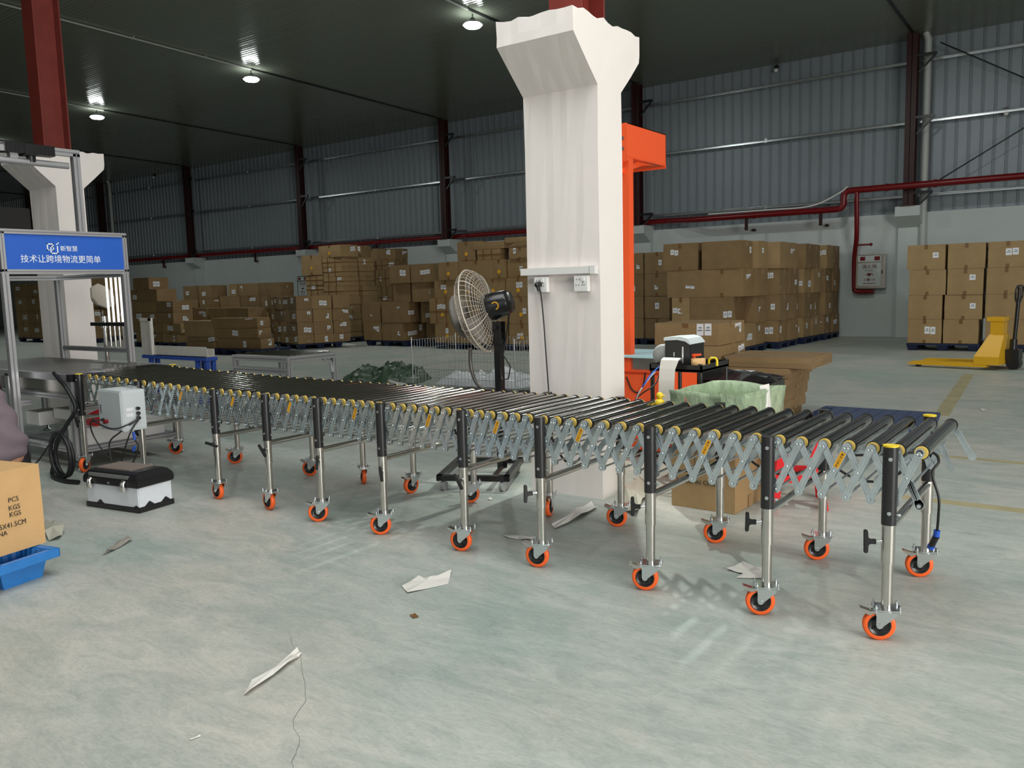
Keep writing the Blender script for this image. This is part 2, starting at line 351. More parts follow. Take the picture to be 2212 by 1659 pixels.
# high-bay lamps
LAMPS = [(-10.9, 14.0, 'nearest of the three, left of the white pillar'), (-17.82, 13.77, 'middle of the three over the cartons'), (-24.85, 13.54, 'farthest of the three, beside the left red column'),
         (-3.9, 14.2, 'above the open floor at the right, out of view'), (3.1, 14.2, 'beyond the right edge'), (-32, 13.5, 'far left beyond the picture')
         ]
for k, (X, Y, d) in enumerate(LAMPS):
    zt = ceil_z(Y); root = thing('high_bay_lamp', 'glowing high-bay lamp under the roof, %s' % d, 'lamp', (X, Y, zt), 0, 'high-bay lamps')
    MB().cyl((0, 0, -.02), (0, 0, -.10), .012, 8).lathe([(.0, -.10), (.05, -.10), (.06, -.14), (.115, -.18), (.12, -.21), (.0, -.21)], seg=24).build('housing', M_blackm, root)
    MB().lathe([(.0, -.212), (.17, -.212), (.20, -.24), (.15, -.285), (.0, -.30)], seg=24).build('diffuser', M_lamp, root)
    l = bpy.data.lights.new('lamp', 'AREA'); l.energy = 92; l.shape = 'DISK'; l.size = .3; l.color = (.93, 1, .97)
    o = bpy.data.objects.new('lamp_light', l); C.objects.link(o); o.location = (X, Y, zt-.45)
# ---- concrete pillars with a T-shaped head, roof column on top
def pillar(X0, X1, label, glabel, rx):
    y0, y1 = 4.66, 4.972
    root = thing('concrete_pillar', label, 'pillar', ((X0+X1)/2, (y0+y1)/2, 0), 0, 'white concrete pillars')
    cx0 = (X0+X1)/2; cy0 = (y0+y1)/2
    rnd = random.Random(int(X0*10)); n = 10
    prof = [(y0, 0), (y0, 2.645), (4.515, 2.775), (4.378, 2.905), (4.378, 3.0), (5.235, 3.0), (5.235, 2.90), (5.10, 2.76), (y1, 2.645), (y1, 0)]
    m = MB(); cols = 10; rings = []
    vs = []
    xs = [X0+(X1-X0)*i/cols for i in range(cols+1)]
    topn = 14; tops = [4.378+(5.235-4.378)*i/topn for i in range(topn+1)]
    base = [(y0, 0), (y0, .3), (y0, .8), (y0, 1.3), (y0, 1.8), (y0, 2.3), (y0, 2.645), (4.515, 2.775), (4.378, 2.905), (4.378, 2.96)]
    for xi, x in enumerate(xs):
        ring = list(base)
        for t in tops: ring.append((t, 3.0))
        ring += [(5.235, 2.93), (5.225, 2.88), (5.11, 2.77), (y1, 2.645), (y1, 2.2), (y1, 1.5), (y1, .8), (y1, 0)]
        for (y, z) in ring:
            dz = 0
            if z > 2.99: dz = .05+rnd.uniform(-.014, .014)
            jx = rnd.uniform(-.002, .002); jy = rnd.uniform(-.002, .002)
            vs.append((x-cx0+jx, y-cy0+jy, z+dz))
    n = len(vs)//len(xs)
    fs = [(i*n+j, i*n+(j+1) % n, (i+1)*n+(j+1) % n, (i+1)*n+j) for i in range(cols) for j in range(n)]
    fs += [tuple(range(n)), tuple(reversed(range(cols*n, (cols+1)*n)))]
    m.add(vs, fs); m.build('shaft', M_pillar, root)
    # roof column
    r = thing('roof_column', glabel, 'steel column', (rx, 4.83, 3.05), 0, 'steel roof columns on the pillars')
    h = ceil_z(4.83)-3.05
    MB().box((-.12, -.15, -.02), (.12, -.134, h)).box((-.12, .134, -.02), (.12, .15, h)).box((-.006, -.134, -.02), (.006, .134, h)).cbox((0, 0, -.0), (.30, .36, .02)).build('i_beam', M_red, r)
    return root
P1 = pillar(-3.222, -2.66, 'white plastered concrete pillar in the middle with a flared jagged head', 'short view of red-brown steel column on the middle pillar', -2.90)
P2 = pillar(-10.14, -9.535, 'white concrete pillar at the left behind the blue sign', 'tall red-brown steel column on the left pillar', -9.87)
# ---- fire main along the wall
m = MB(); yp = WY-.12; yq = WY-.64; zl = 3.115
A = PY(1822, 452, yp); B = PY(1836, 410, yq); zh = B.z-.02
A = PY(1822, 452, yq); z2 = A.z+.01
m.tube([(-60, yp, zl), (-10.2, yp, zl), (-10.0, yp, zl)], .075, 14); m.tube([(-10.05, yp, zl), (-9.9, yp-.02, zl), (-9.0, yq+.02, z2), (-8.85, yq, z2)], .076, 14); m.tube([(-8.9, yq, z2), (A.x-.12, yq, z2)], .075, 14); m.tube([(A.x-.15, yq, z2), (A.x-.05, yq, z2+.02), (A.x, yq, z2+.10), (A.x, yq, zh-.12), (A.x+.03, yq, zh-.03), (A.x+.13, yq, zh)], .078, 14)
m.tube([(A.x+.13, yq, zh), (13.5, yq, zh)], .075, 14)
for q in [-38, -34, -28, -21, -14.2, -7.4, -5.9, -4.3, -3.3, 0]: m.cyl((q-.03, yq if q > -8.8 else yp, zh if q > A.x else (z2 if q > -8.8 else zl)), (q+.03, yq if q > -8.8 else yp, zh if q > A.x else (z2 if q > -8.8 else zl)), .088, 14)
fm = thing('fire_main', 'long dark red fire water pipe running along the back wall', 'pipe', (A.x, yp, zl))
for mm in (m,):
    mm.v = [(a-A.x, b-yp, c-zl) for a, b, c in mm.v]
m.build('pipe_run', M_pipe, fm)
V = PY(1851, 430, yq); Vb = PY(1843, 618, WY-.22); Ve = PY(1885, 626, WY-.14)
m = MB().tube([(x-A.x, y-yp, z-zl) for x, y, z in smooth_path([(V.x, yq, zh), (V.x, yq, zh-.3), (V.x-.02, WY-.5, 2.4), (Vb.x, WY-.16, 1.9), (Vb.x, WY-.12, 1.25), (Vb.x+.02, WY-.12, 1.13), (Vb.x+.12, WY-.12, 1.09), (Vb.x+.45, WY-.12, 1.09)], 5)], .055, 12)
m.cyl((V.x-A.x-.1, -.28, 2.2-zl), (V.x-A.x+.28, -.28, 2.2-zl), .02, 8).sphere((V.x-A.x+.28, -.28, 2.2-zl), .04)
m.build('drop_pipe', M_pipe, fm)
for X in (-34.5, -28.0, -21.2, -14.6, -7.6, -5.77, -1):
    dq = (yq-yp) if -8.8 < X < A.x else 0
    m = MB().box((X-.035-A.x, dq-.02, -.42), (X+.035-A.x, dq+.04, -.05)).box((X-.03-A.x, .0, -.42), (X+.03-A.x, .2, -.36)); m.build('pipe_bracket', M_maroon, fm)
# downpipes
for (X, r, lab) in ((PY(1999, 300, WY-.15).x, .075, 'thick grey plastic downpipe beside the right-hand wall column'), (PY(238, 450, WY-.2).x, .075, 'pale plastic downpipe beside the leftmost visible wall column')):
    m = MB().tube([(X, WY-.15, 0), (X, WY-.15, 3.4), (X-.0, WY-.15, 6.7), (X-.05, WY-.2, 6.86)], r, 16)
    for z in (1.2, 3.4, 5.0, 6.3): m.cyl((X, WY-.15, z), (X, WY-.15, z+.05), r*1.12, 16)
    tag(m.build('downpipe', M_pvc), lab, 'pipe')
# wind bracing rods at the right
a = PY(2040, 95, WY-.25); b = PY(2212, 168, WY-.25); d = b-a
tag(MB().tube([a-d*.05, b+d*2], .016, 6).build('bracing_rod', M_blackm), 'thin dark bracing rod sloping down to the right at the upper right wall', 'rod', 'wall bracing rods')
a = PY(2030, 388, WY-.25); b = PY(2212, 276, WY-.25); d = b-a
tag(MB().tube([a-d*.1, b+d*2], .016, 6).build('bracing_rod', M_blackm), 'thin dark bracing rod rising to the right above the fire pipe', 'rod', 'wall bracing rods')
# white cable sagging above the fire main
m = MB().tube(smooth_path([(-8.6, yq-.04, z2+.11), (-7, yq-.04, z2+.105), (A.x-.95, yq-.04, z2+.10), (A.x-.5, yq-.05, z2+.18), (A.x-.05, yq-.06, zh-.02), (A.x+.1, yq-.09, zh+.09)], 6), .02, 6)
tag(m.build('white_cable', M_white), 'white cable lying along the red fire pipe and rising at its elbow', 'cable')
# ---- cameras on the wall
def cctv(p, lab):
    p = Vector(p)+Vector((0, .16, 0)); r = thing('security_camera', lab, 'camera', p, 0, 'cameras on the wall')
    MB().box((-.04, .0, .02), (.04, .10, .09)).cyl((0, .05, .02), (0, .05, -.02), .02, 8).build('bracket', M_blackm, r)
    MB().lathe([(0, -.10), (.03, -.09), (.05, -.06), (.052, -.02), (0, -.02)], (0, -.02, 0), seg=16).build('camera_dome', M_white, r)
cctv(PY(2172, 238, WY-.12), 'white dome security camera on the middle girt at the far right')
cctv(PY(958, 386, WY-.12), 'white dome security camera on the wall left of the column above the fan')
cctv(PY(1672, 145, WY-.12), 'small dark security camera under the roof right of the white pillar')
cctv(PY(325, 380, WY-.12), 'small dark security camera under the roof right of the blue sign')
# ---- fire hydrant cabinets
def hydrant(X, zb, lab, wd=.66, ht=.80, yw=WY):
    r = thing('hydrant_cabinet', lab, 'fire cabinet', (X, yw, zb))
    MB().box((-wd/2, -.20, 0), (wd/2, 0, ht)).build('housing', M_steel, r, bevel=.006)
    MB().box((-wd/2+.03, -.212, .03), (wd/2-.03, -.200, ht-.03)).build('door', M_wallw, r)
    MB().box((-wd/2+.02, -.218, .02), (-wd/2+.05, -.204, ht-.02)).box((wd/2-.09, -.218, .02), (wd/2-.02, -.204, ht-.02)).box((-wd/2+.05, -.218, .02), (wd/2-.09, -.204, .06)).box((-wd/2+.05, -.218, ht-.20), (wd/2-.09, -.204, ht-.17)).build('door_frame', M_steel, r)
    MB().box((-wd/2+.10, -.222, ht-.14), (-wd/2+.21, -.212, ht-.05)).box((wd/2-.24, -.222, ht-.14), (wd/2-.12, -.212, ht-.05)).build('indicator_panel', M_pipe, r)
    MB().box((wd/2-.075, -.232, .34), (wd/2-.05, -.214, .42)).build('handle', M_blackm, r)
    text('消火栓', .115, M_pipe, r, (-.02, -.215, ht-.29), (1, 0, 0), (0, 0, 1), ext=.002, bold=.002)
    text('Fire  hydrant', .035, M_pipe, r, (-.02, -.215, ht-.375), (1, 0, 0), (0, 0, 1), ext=.002)
    text('火警119', .075, M_pipe, r, (-.02, -.215, ht-.60), (1, 0, 0), (0, 0, 1), ext=.002, bold=.001)
    MB().tube([(-.09, -.216, ht-.49), (-.06, -.216, ht-.455), (0, -.216, ht-.45), (.04, -.216, ht-.46), (.06, -.216, ht-.49)], .009, 6).cyl((-.02, -.216, ht-.48), (-.02, -.214, ht-.48), .035, 12).build('telephone_mark', M_pipe, r)
    MB().box((-.16, -.2135, ht-.69), (.13, -.212, ht-.675)).build('printed_line', M_pipe, r)
hydrant(PY(1880, 585, WY-.2).x, 1.17, 'silver fire hydrant cabinet with red Chinese lettering under the red drop pipe')
hydrant(PY(655, 618, WY-.2).x, 1.25, 'fire hydrant cabinet half hidden by the left side of the tall carton stack')
# ---- yellow floor lines
a = FL(2035, 895); b = FL(2092, 809)
d = (b-a).normalized(); nrm = Vector((-d.y, d.x, 0))*.075
M_line = mat('worn_yellow_line', s2l(160, 150, 116), .6, var=.14, scale=4)
def line(a, b, wdt, name):
    d = (b-a).normalized(); q = Vector((-d.y, d.x, 0))*wdt/2; m = MB()
    vs = [a-q, b-q, b+q, a+q]; m.add([(v.x, v.y, .0012) for v in vs]+[(v.x, v.y, .0) for v in vs], [(0, 1, 2, 3), (4, 7, 6, 5), (0, 4, 5, 1), (1, 5, 6, 2), (2, 6, 7, 3), (3, 7, 4, 0)]); struct(m, name, M_line)
line(a-d*.1, b, .14, 'trim_31')
a = FL(1905, 1068); b = FL(2212, 1104); line(a, a+(b-a)*6, .11, 'trim_32')
a = FL(2010, 983); b = FL(2212, 1001); line(a, a+(b-a)*6, .09, 'trim_33')
# hairline crack in the floor paint near the photographer
m = MB(); P_ = [FL(*q) for q in ((628, 1378), (633, 1396), (646, 1411), (650, 1430), (661, 1500), (654, 1522), (637, 1548), (634, 1570), (645, 1592), (641, 1620), (630, 1646), (639, 1664))]
P_ = smooth_path(P_, 3); rn = random.Random(3)
L_ = [(p.x+rn.uniform(-.003, .003), p.y+rn.uniform(-.003, .003)) for p in P_]
vs = [(x-.0011, y, .0006) for x, y in L_]+[(x+.0011, y, .0006) for x, y in L_]; n = len(L_)
m.add(vs, [(i, n+i, n+i+1, i+1) for i in range(n-1)]); struct(m, 'trim_34', mat('crack_dark', s2l(96, 98, 94), .9))

# ================================================================== THE ROLLER CONVEYOR
RX = [-6.446, -6.342, -6.227, -6.108, -5.984, -5.87, -5.74, -5.631, -5.524, -5.42, -5.312, -5.212, -5.113, -5.011, -4.911, -4.813, -4.717, -4.617, -4.515, -4.42, -4.327, -4.227, -4.138, -4.055, -3.969, -3.88, -3.798, -3.713, -3.633, -3.555, -3.475, -3.4, -3.308, -3.226, -3.144, -3.061, -2.977, -2.894, -2.813, -2.737, -2.669, -2.596, -2.515, -2.436, -2.359, -2.269, -2.19, -2.102, -2.016, -1.922, -1.831, -1.738, -1.647, -1.561, -1.464, -1.374, -1.281, -1.19, -1.093, -1.002, -.911, -.818, -.729, -.639, -.557]
RX = [-6.66, -6.555]+RX
RZ = .742; RR = .0265; YN, YF = 3.372, 4.128
def rz(x): return RZ + (max(0, -5.1-x)*.020)
conv = thing('roller_conveyor', 'long extendable powered roller conveyor on orange castors with scissor lattice sides', 'conveyor', (-3.6, 3.75, 0))
CX, CY = -3.6, 3.75
def L3(x, y, z): return (x-CX, y-CY, z)
# one roller as mesh, copied
_r = MB().cyl((0, .034, 0), (0, YF-YN-.034, 0), RR, 20).cyl((0, YF-YN-.036, 0), (0, YF-YN-.020, 0), RR+.0018, 20, 1).cyl((0, YF-YN-.020, 0), (0, YF-YN-.006, 0), RR-.002, 20, 2).build('roller', [M_roller, M_black, M_yellow], conv)
_e = MB().cyl((0, .024, 0), (0, .040, 0), RR+.0018, 20).build('end_collar', M_black, _r)
_b = MB().cyl((0, .016, 0), (0, .024, 0), RR-.002, 20).build('bearing_cap', M_yellow, _r)
rollers = []
for i, x in enumerate(RX):
    if i == 0: o = _r
    else:
        o = _r.copy(); C.objects.link(o); o.parent = conv
        for ch in (_e, _b):
            c = ch.copy(); C.objects.link(c); c.parent = o
    o.location = L3(x, YN, rz(x)); rollers.append(o)
# lattice bars
def bar(p, q, y, t=.004, wd=.0125, sub=True):
    """pressed channel strip from p to q (x,z) at depth y"""
    m = MB(); p = Vector((p[0], p[1])); q = Vector((q[0], q[1])); d = (q-p).normalized(); n = Vector((-d.y, d.x))
    poly = []
    for k in range(9):
        a = pi/2-pi*k/8; v = q + d*cos(a)*wd*1.38 + n*sin(a)*wd*1.38; poly.append((v.x-CX, v.y))
    e2 = wd*1.05; c1 = q-d*.022; c2 = p+d*.022
    poly += [((c1-n*e2).x-CX, (c1-n*e2).y), ((c2-n*e2).x-CX, (c2-n*e2).y)]
    for k in range(9):
        a = -pi/2-pi*k/8; v = p + d*cos(a)*wd*1.38 + n*sin(a)*wd*1.38; poly.append((v.x-CX, v.y))
    poly += [((c2+n*e2).x-CX, (c2+n*e2).y), ((c1+n*e2).x-CX, (c1+n*e2).y)]
    m.prism(poly, y-CY, y-CY+t*.5, 'XZ')
    # raised rib and rolled edges
    for off, hw, dep in ((0, .0035, .0022), (.0105, .002, .004), (-.0105, .002, .004)):
        a = p+d*.02; b = q-d*.02
        pl = [(a+n*(off-hw)), (b+n*(off-hw)), (b+n*(off+hw)), (a+n*(off+hw))]
        m.prism([(v.x-CX, v.y) for v in pl], y-CY-dep, y-CY+t*.5, 'XZ')
    return m
ZT = lambda i: rz(RX[i]) + .004
LOW = .202
def rivets(m, pts, y, r=.0068):
    for (x, z) in pts: m.cyl((x-CX, y-CY, z), (x-CX, y-CY-.005, z), r, 10, 0).sphere((x-CX, y-CY-.005, z), r*.8, 8)
nb = len(RX); bars = []
for i in range(nb-1, 0, -1):
    a = (RX[i], ZT(i)); b = (RX[i-1], ZT(i)-LOW)
    m = bar(a, b, YN-.014); rivets(m, [(a[0]-.007, a[1]-.006), (a[0]+.006, a[1]-.006), b, ((a[0]+b[0])/2, (a[1]+b[1])/2)], YN-.016, .0055)
    bars.append((i, m.build('lattice_bar', M_zinc, conv)))
rest = MB(); cnt = len(bars)
for i in range(nb-1, 0, -1):
    a = (RX[i-1], ZT(i)); b = (RX[i]+(0.0), ZT(i)-LOW)
    m = bar(a, b, YN-.001)
    if cnt < 99: m.build('lattice_bar', M_zinc, conv); cnt += 1
    else: rest.add(m.v, m.f)
# last short bars at the open end
a = (RX[-1], ZT(nb-1)); b = (RX[-1]+.075, ZT(nb-1)-LOW*1.0)
m = bar(((RX[-1]+RX[-2])/2+.0, ZT(nb-1)-LOW*.5), (RX[-1]+.004, ZT(nb-1)-LOW), YN-.001); eb = m.build('lattice_bar', M_zinc, conv)
for (x_, z_) in ((RX[-1]+.004, ZT(nb-1)-LOW), (RX[-1], ZT(nb-1))): MB().cyl((x_-CX, YN-CY-.0165, z_), (x_-CX, YN-CY-.019, z_), .0115, 18, 1).cyl((x_-CX, YN-CY-.019, z_), (x_-CX, YN-CY-.022, z_), .0075, 14).build('end_bolt', [M_zincb, M_black], eb)
# far side lattice and inner runs
for i in range(nb-1, 0, -1):
    for (p, q, y) in (((RX[i], ZT(i)), (RX[i-1], ZT(i)-LOW), YF+.006), ((RX[i-1], ZT(i)), (RX[i], ZT(i)-LOW), YF-.002)):
        m = bar(p, q, y); rest.add(m.v, m.f)
m = bar((RX[-1], ZT(nb-1)), (RX[-1]+.085, ZT(nb-1)-LOW*.72), YF-.002); rest.add(m.v, m.f)
o = rest.build('lattice_bars', M_zinc, conv); o['kind'] = 'stuff'; o['label'] = 'further zinc scissor bars on the inner and far sides'
# tie rods between the sides at the lower pivots
_t = MB().cyl((0, 0, 0), (0, YF-YN, 0), .0055, 8).build('tie_rod', M_zincb, conv)
for i in range(nb-1):
    o = _t if i == 0 else _t.copy()
    if i: C.objects.link(o); o.parent = conv
    o.location = L3(RX[i], YN, ZT(i)-LOW)
# inner drive channel pieces: short zinc gussets hanging below the rollers
g = MB()
for i in range(1, nb-1):
    for y in (YN+.12, YF-.12):
        m = bar((RX[i], ZT(i)-.03), (RX[i-1], ZT(i)-LOW*.75), y); g.add(m.v, m.f)
o = g.build('inner_lattice', M_zinc, conv); o['kind'] = 'stuff'
# warning stickers
for (px_, py_) in ((397, 855), (508, 867), (625, 877), (765, 890), (930, 903), (1075, 916), (1253, 938), (1532, 961), (1820, 986)):
    P = PY(px_, py_, YN-.012)
    i = min(range(1, nb), key=lambda k: abs((RX[k]*.70+RX[k-1]*.30)-P.x)); par = [b for (k, b) in bars if k == i][0]
    a = Vector((RX[i], ZT(i))); b = Vector((RX[i-1], ZT(i)-LOW)); d = (b-a).normalized(); n = Vector((-d.y, d.x))
    p = a+d*.026; q = a+d*.094; w_ = .0105
    pl = [p+n*w_, q+n*w_, q-n*w_, p-n*w_]
    st = MB().prism([(v.x-CX, v.y) for v in pl], YN-CY-.0185, YN-CY-.0160, 'XZ').build('warning_sticker', [M_stick], par)
    r = Vector((d.x, 0, d.y)); u = Vector((-d.y, 0, d.x)); 
    if u.z < 0: u = -u
    r = Vector((-d.x, 0, -d.y)); u = Vector((d.y, 0, -d.x))*-1
    # characters run up the bar, each upright to the bar
    mm = []
    for k, ch in enumerate('⚠当心夹手'):
        c_ = p+d*(.008+.0135*k)
        if px_ > 700:
            t = text(ch if k else '▲', .0125, M_ink, None, (c_.x-CX, YN-CY-.0187, c_.y), Vector((1, 0, 0))*1, Vector((0, 0, 1)), 'printing', ext=.0002)
            mm.append(t)
    if mm:
        me = bpy.data.meshes.new('printing'); bm = bmesh.new()
        for t in mm: bm.from_mesh(t.data)
        bm.to_mesh(me); bm.free(); me.materials.append(M_ink)
        for t in mm: bpy.data.objects.remove(t)
        st.data.materials.append(M_ink); bm = bmesh.new(); bm.from_mesh(st.data); k0 = len(bm.faces); bm.from_mesh(me)
        bm.faces.ensure_lookup_table()
        for f in bm.faces[k0:]: f.material_index = 1
        bm.to_mesh(st.data); bm.free(); bpy.data.meshes.remove(me)
# ---- leg units
def caster_parts(leg, x, y, yaw, brake=True, ztop=.132):
    """caster below (x,y); yaw turns the wheel plane (0: wheel rolls along X, trailing to -X)"""
    R_ = Matrix.Rotation(yaw, 4, 'Z'); T = Matrix.Translation((x, y, 0)) @ R_
    r = .061; tr = -.026; hw = .0145
    prof = [(.043, -hw), (r-.006, -hw), (r-.001, -hw+.004), (r, -.003), (r, .003), (r-.001, hw-.004), (r-.006, hw), (.043, hw)]
    MB().lathe(prof, (tr, 0, r), 'Y', 32, 0, T).build('tyre', M_orange, leg)
    hub = MB().lathe([(.0, -hw+.004), (.012, -hw+.001), (.014, -.008), (.036, -.008), (.040, -hw), (.0435, -hw), (.0435, hw), (.040, hw), (.036, .008), (.014, .008), (.012, hw-.001), (0, hw-.004)], (tr, 0, r), 'Y', 28, 0, T)
    for k in range(5):
        a = 2*pi*k/5; hub.cbox((tr+.025*cos(a), 0, r+.025*sin(a)), (.008, .024, .008), 0, T)
    hub.build('wheel_hub', M_black, leg)
    f = MB()
    for s in (-1, 1):
        yy = s*.0195
        poly = [(tr-.013, r), (tr-.009, r-.009), (tr, r-.013), (tr+.009, r-.009), (tr+.014, r), (.036, .102), (.038, .118), (-.040, .118), (-.042, .112), (tr-.013, .098)]
        f.prism(poly, yy-.0015, yy+.0015, 'XZ', 0, T)
    f.box((-.040, -.021, .116), (.038, .021, .120), 0, T).cyl(T @ Vector((tr, -.026, r)), T @ Vector((tr, .026, r)), .0085, 12).cyl(T @ Vector((tr, -.029, r)), T @ Vector((tr, .029, r)), .005, 8)
    f.cyl(T @ Vector((0, 0, .118)), T @ Vector((0, 0, .128)), .028, 16)
    # top plate (four corners) + bolts
    f.prism([(-.052, -.030), (-.030, -.044), (.030, -.044), (.052, -.030), (.052, .030), (.030, .044), (-.030, .044), (-.052, .030)], .128, .1325, 'XY', 0, T)
    for sx in (-1, 1):
        for sy in (-1, 1):
            b = T @ Vector((sx*.043, sy*.030, .118)); f.cyl(b, b+Vector((0, 0, .030)), .0035, 8); f.cyl(b+Vector((0, 0, .016)), b+Vector((0, 0, .022)), .0065, 6); f.cyl(b+Vector((0, 0, .002)), b+Vector((0, 0, .008)), .0065, 6)
    f.build('caster_fork', M_zincb, leg)
    if brake:
        g = MB().prism([(-.030, .120), (-.060, .117), (-.095, .128), (-.100, .126), (-.098, .120), (-.072, .104), (-.060, .100), (-.052, .106), (-.030, .110)], -.017, -.0145, 'XZ', 0, T)
        g.prism([(-.030, .120), (-.060, .117), (-.095, .128), (-.100, .126), (-.098, .120), (-.072, .104), (-.060, .100), (-.052, .106), (-.030, .110)], .0145, .017, 'XZ', 0, T)
        g.prism([(-.035, .119), (-.060, .117), (-.096, .129), (-.098, .126), (-.060, .114), (-.035, .116)], -.016, .016, 'XZ', 0, T)
        g.build('brake_pedal', M_steel, leg)
def knob_part(leg, x, y, z, dirv, tilt, tall=.085):
    """T-handle screw: dirv points away from the tube, tilt turns the bar"""
    d = Vector(dirv).normalized(); up = Vector((0, 0, 1)); side = d.cross(up)
    bar_ = (up*cos(tilt)+side*sin(tilt))
    p = Vector((x, y, z))
    MB().cyl(p+d*.022, p+d*.052, .0042, 10).cyl(p+d*.023, p+d*.030, .0085, 6).build('knob_screw', M_zincb, leg)
    M = Matrix((d, bar_, d.cross(bar_))).transposed().to_4x4(); M.translation = p
    poly = [(.044, -.010), (.064, -.009), (.072, -.014), (.074, -tall/2), (.078, -tall/2-.003), (.086, -tall/2-.003), (.089, -tall/2), (.089, tall/2), (.086, tall/2+.003), (.078, tall/2+.003), (.074, tall/2), (.072, .014), (.064, .009), (.044, .010)]
    MB().prism(poly, -.008, .008, 'XY', 0, M).build('knob', M_black, leg, bevel=.002)
LEGS = [ # x, near yaw, near brake, knob(dir,tilt,z), far yaw
 (-.655, .40, 1, (-1, -.45, 0), .12, .392, .42), (-1.125, .48, 1, (-1, -.45, 0), -.30, .400, .42), (-1.662, .35, 1, (-1, -.4, 0), .0, .392, .40),
 (-2.262, .26, 1, (-.75, -1, 0), -.05, .385, .32), (-2.757, .26, 1, (.35, -1, 0), .45, .400, 1.88), (-3.355, .62, 1, (.75, -1, 0), .1, .375, .80),
 (-3.89, .80, 1, (.75, -1, 0), -.1, .385, 1.45), (-4.385, -.15, 0, (.5, -1, 0), .5, .41, -.60), (-4.935, -.10, 0, (.6, -1, 0), 1.25, .40, .45), (-5.87, .5, 1, (.6, -1, 0), .4, .42, .88), (-6.735, 2.1, 0, (.6, -1, 0), .2, .42, .6)]
YS = 3.345; YB = 4.175
zt = .765
for k, (x, yw, br, kd, kt, kz, fyw) in enumerate(LEGS):
    top = zt+max(0, -5.1-x)*.02
    for side, y, yaw in (('n', YS, yw), ('f', YB, fyw)):
        dx = 0.0
        leg = MB().cyl((x-CX, y-CY, .31), (x-CX, y-CY, .50), .0245, 20).cyl((x-CX, y-CY, .1325), (x-CX, y-CY, .32), .0205, 20).build('leg', M_steel, conv)
        sl = MB().cyl((x-CX, y-CY, .462), (x-CX, y-CY, top), .0275, 24)
        sl.build('sleeve', M_blackm, leg)
        if side == 'n':
            for zz in (top-.045, .51):
                b = Vector((x-CX+.006, y-CY-.026, zz)); MB().cyl(b, b+Vector((0, -.004, 0)), .0075, 14).cyl(b, b+Vector((0, -.006, 0)), .0038, 8).build('bolt', M_zincb, leg)
            b = Vector((x-CX+.03, y-CY+.004, .50)); MB().cyl(b-Vector((.01, 0, 0)), b+Vector((.012, 0, 0)), .004, 8).cyl(b+Vector((.004, 0, 0)), b+Vector((.010, 0, 0)), .0075, 6).build('bolt', M_zincb, leg)
            knob_part(leg, x-CX, y-CY, kz, kd, kt)
        if k in (0, 10): MB().cyl((x-CX, y-CY, top), (x-CX, y-CY, top+.006), .0285, 24).build('sleeve_cap', M_ycap, leg)
        caster_parts(leg, x-CX, y-CY, yaw, True if side == 'f' and k not in (4, 7) else bool(br))
    MB().cyl((x-CX, YS-CY+.02, .445), (x-CX, YB-CY-.02, .445), .0165, 16).build('cross_tube', M_chrome, conv)
# control box hung on the near side
cbz0, cbz1 = PY(270, 930, 3.27).z, PY(270, 832, 3.27).z
a = PY(221, 880, 3.12); b = PY(272, 880, 3.12)
bx0 = PY(222, 880, 3.16).x; bx1 = PY(272, 880, 3.16).x
cb = MB().box((bx0-CX, 3.13-CY, .44), (bx1-CX, 3.31-CY, .735)).build('control_box', M_grey, conv, bevel=.004)
MB().box((bx1-CX, 3.14-CY, .455), (bx1-CX+.004, 3.30-CY, .72)).box((bx0-CX+.01, 3.124-CY, .45), (bx1-CX-.01, 3.13-CY, .725)).build('box_door', M_grey, cb, bevel=.001)
MB().box((bx0-CX+.04, 3.118-CY, .565), (bx0-CX+.058, 3.125-CY, .625)).build('box_latch', M_alug, cb)
MB().cyl((bx0-CX+.12, 3.125-CY, .505), (bx0-CX+.12, 3.105-CY, .505), .014, 16).cyl((bx0-CX+.12, 3.105-CY, .505), (bx0-CX+.12, 3.098-CY, .505), .018, 16).build('emergency_button', M_pipe, cb)
MB().cyl((bx0-CX+.07, 3.125-CY, .515), (bx0-CX+.07, 3.108-CY, .515), .011, 12).build('cable_gland', M_black, cb)
for z_ in (.60, .565, .53): MB().cyl((bx1-CX, 3.24-CY, z_), (bx1-CX+.03, 3.24-CY, z_), .012, 12).build('cable_gland', M_black, cb)
MB().box((bx1-CX+.0042, 3.16-CY, .585), (bx1-CX+.005, 3.21-CY, .61)).box((bx1-CX+.0042, 3.16-CY, .545), (bx1-CX+.005, 3.21-CY, .57)).build('data_plate', M_label, cb)
MB().box((-6.52-CX, 3.30-CY, .735), (-5.9-CX, 3.335-CY, .742)).box(((bx0+bx1)/2-CX-.04, 3.29-CY, .73), ((bx0+bx1)/2-CX+.04, 3.37-CY, .75)).build('hanger_plate', M_zincb, cb)
for pts in ([(bx0+.07, 3.10, .515), (bx0+.02, 3.05, .50), (bx0+.0, 3.08, .38), (bx0+.08, 3.14, .22), (bx0+.22, 3.2, .16), (bx0+.30, 3.24, .30), (bx0+.27, 3.24, .36)],
            [(bx1+.03, 3.24, .565), (bx1+.05, 3.2, .52), (bx1-.02, 3.08, .47), (bx0+.16, 3.04, .50), (bx0+.08, 3.04, .53), (bx0+.05, 3.06, .51)],
            [(bx1+.03, 3.24, .53), (bx1+.02, 3.16, .42), (bx1-.06, 3.12, .2), (bx1-.12, 3.1, .05), (bx1-.12, 3.08, .006), (bx1-.3, 3.0, .006)],
            [(bx1+.03, 3.24, .53), (bx1-.03, 3.12, .44), (bx1-.12, 3.08, .35), (bx1-.09, 3.08, .15), (bx1-.1, 3.07, .006)]):
    MB().tube([(p.x-CX, p.y-CY, p.z) for p in smooth_path(pts, 6)], .0055, 8).build('cable', M_rubber, cb)
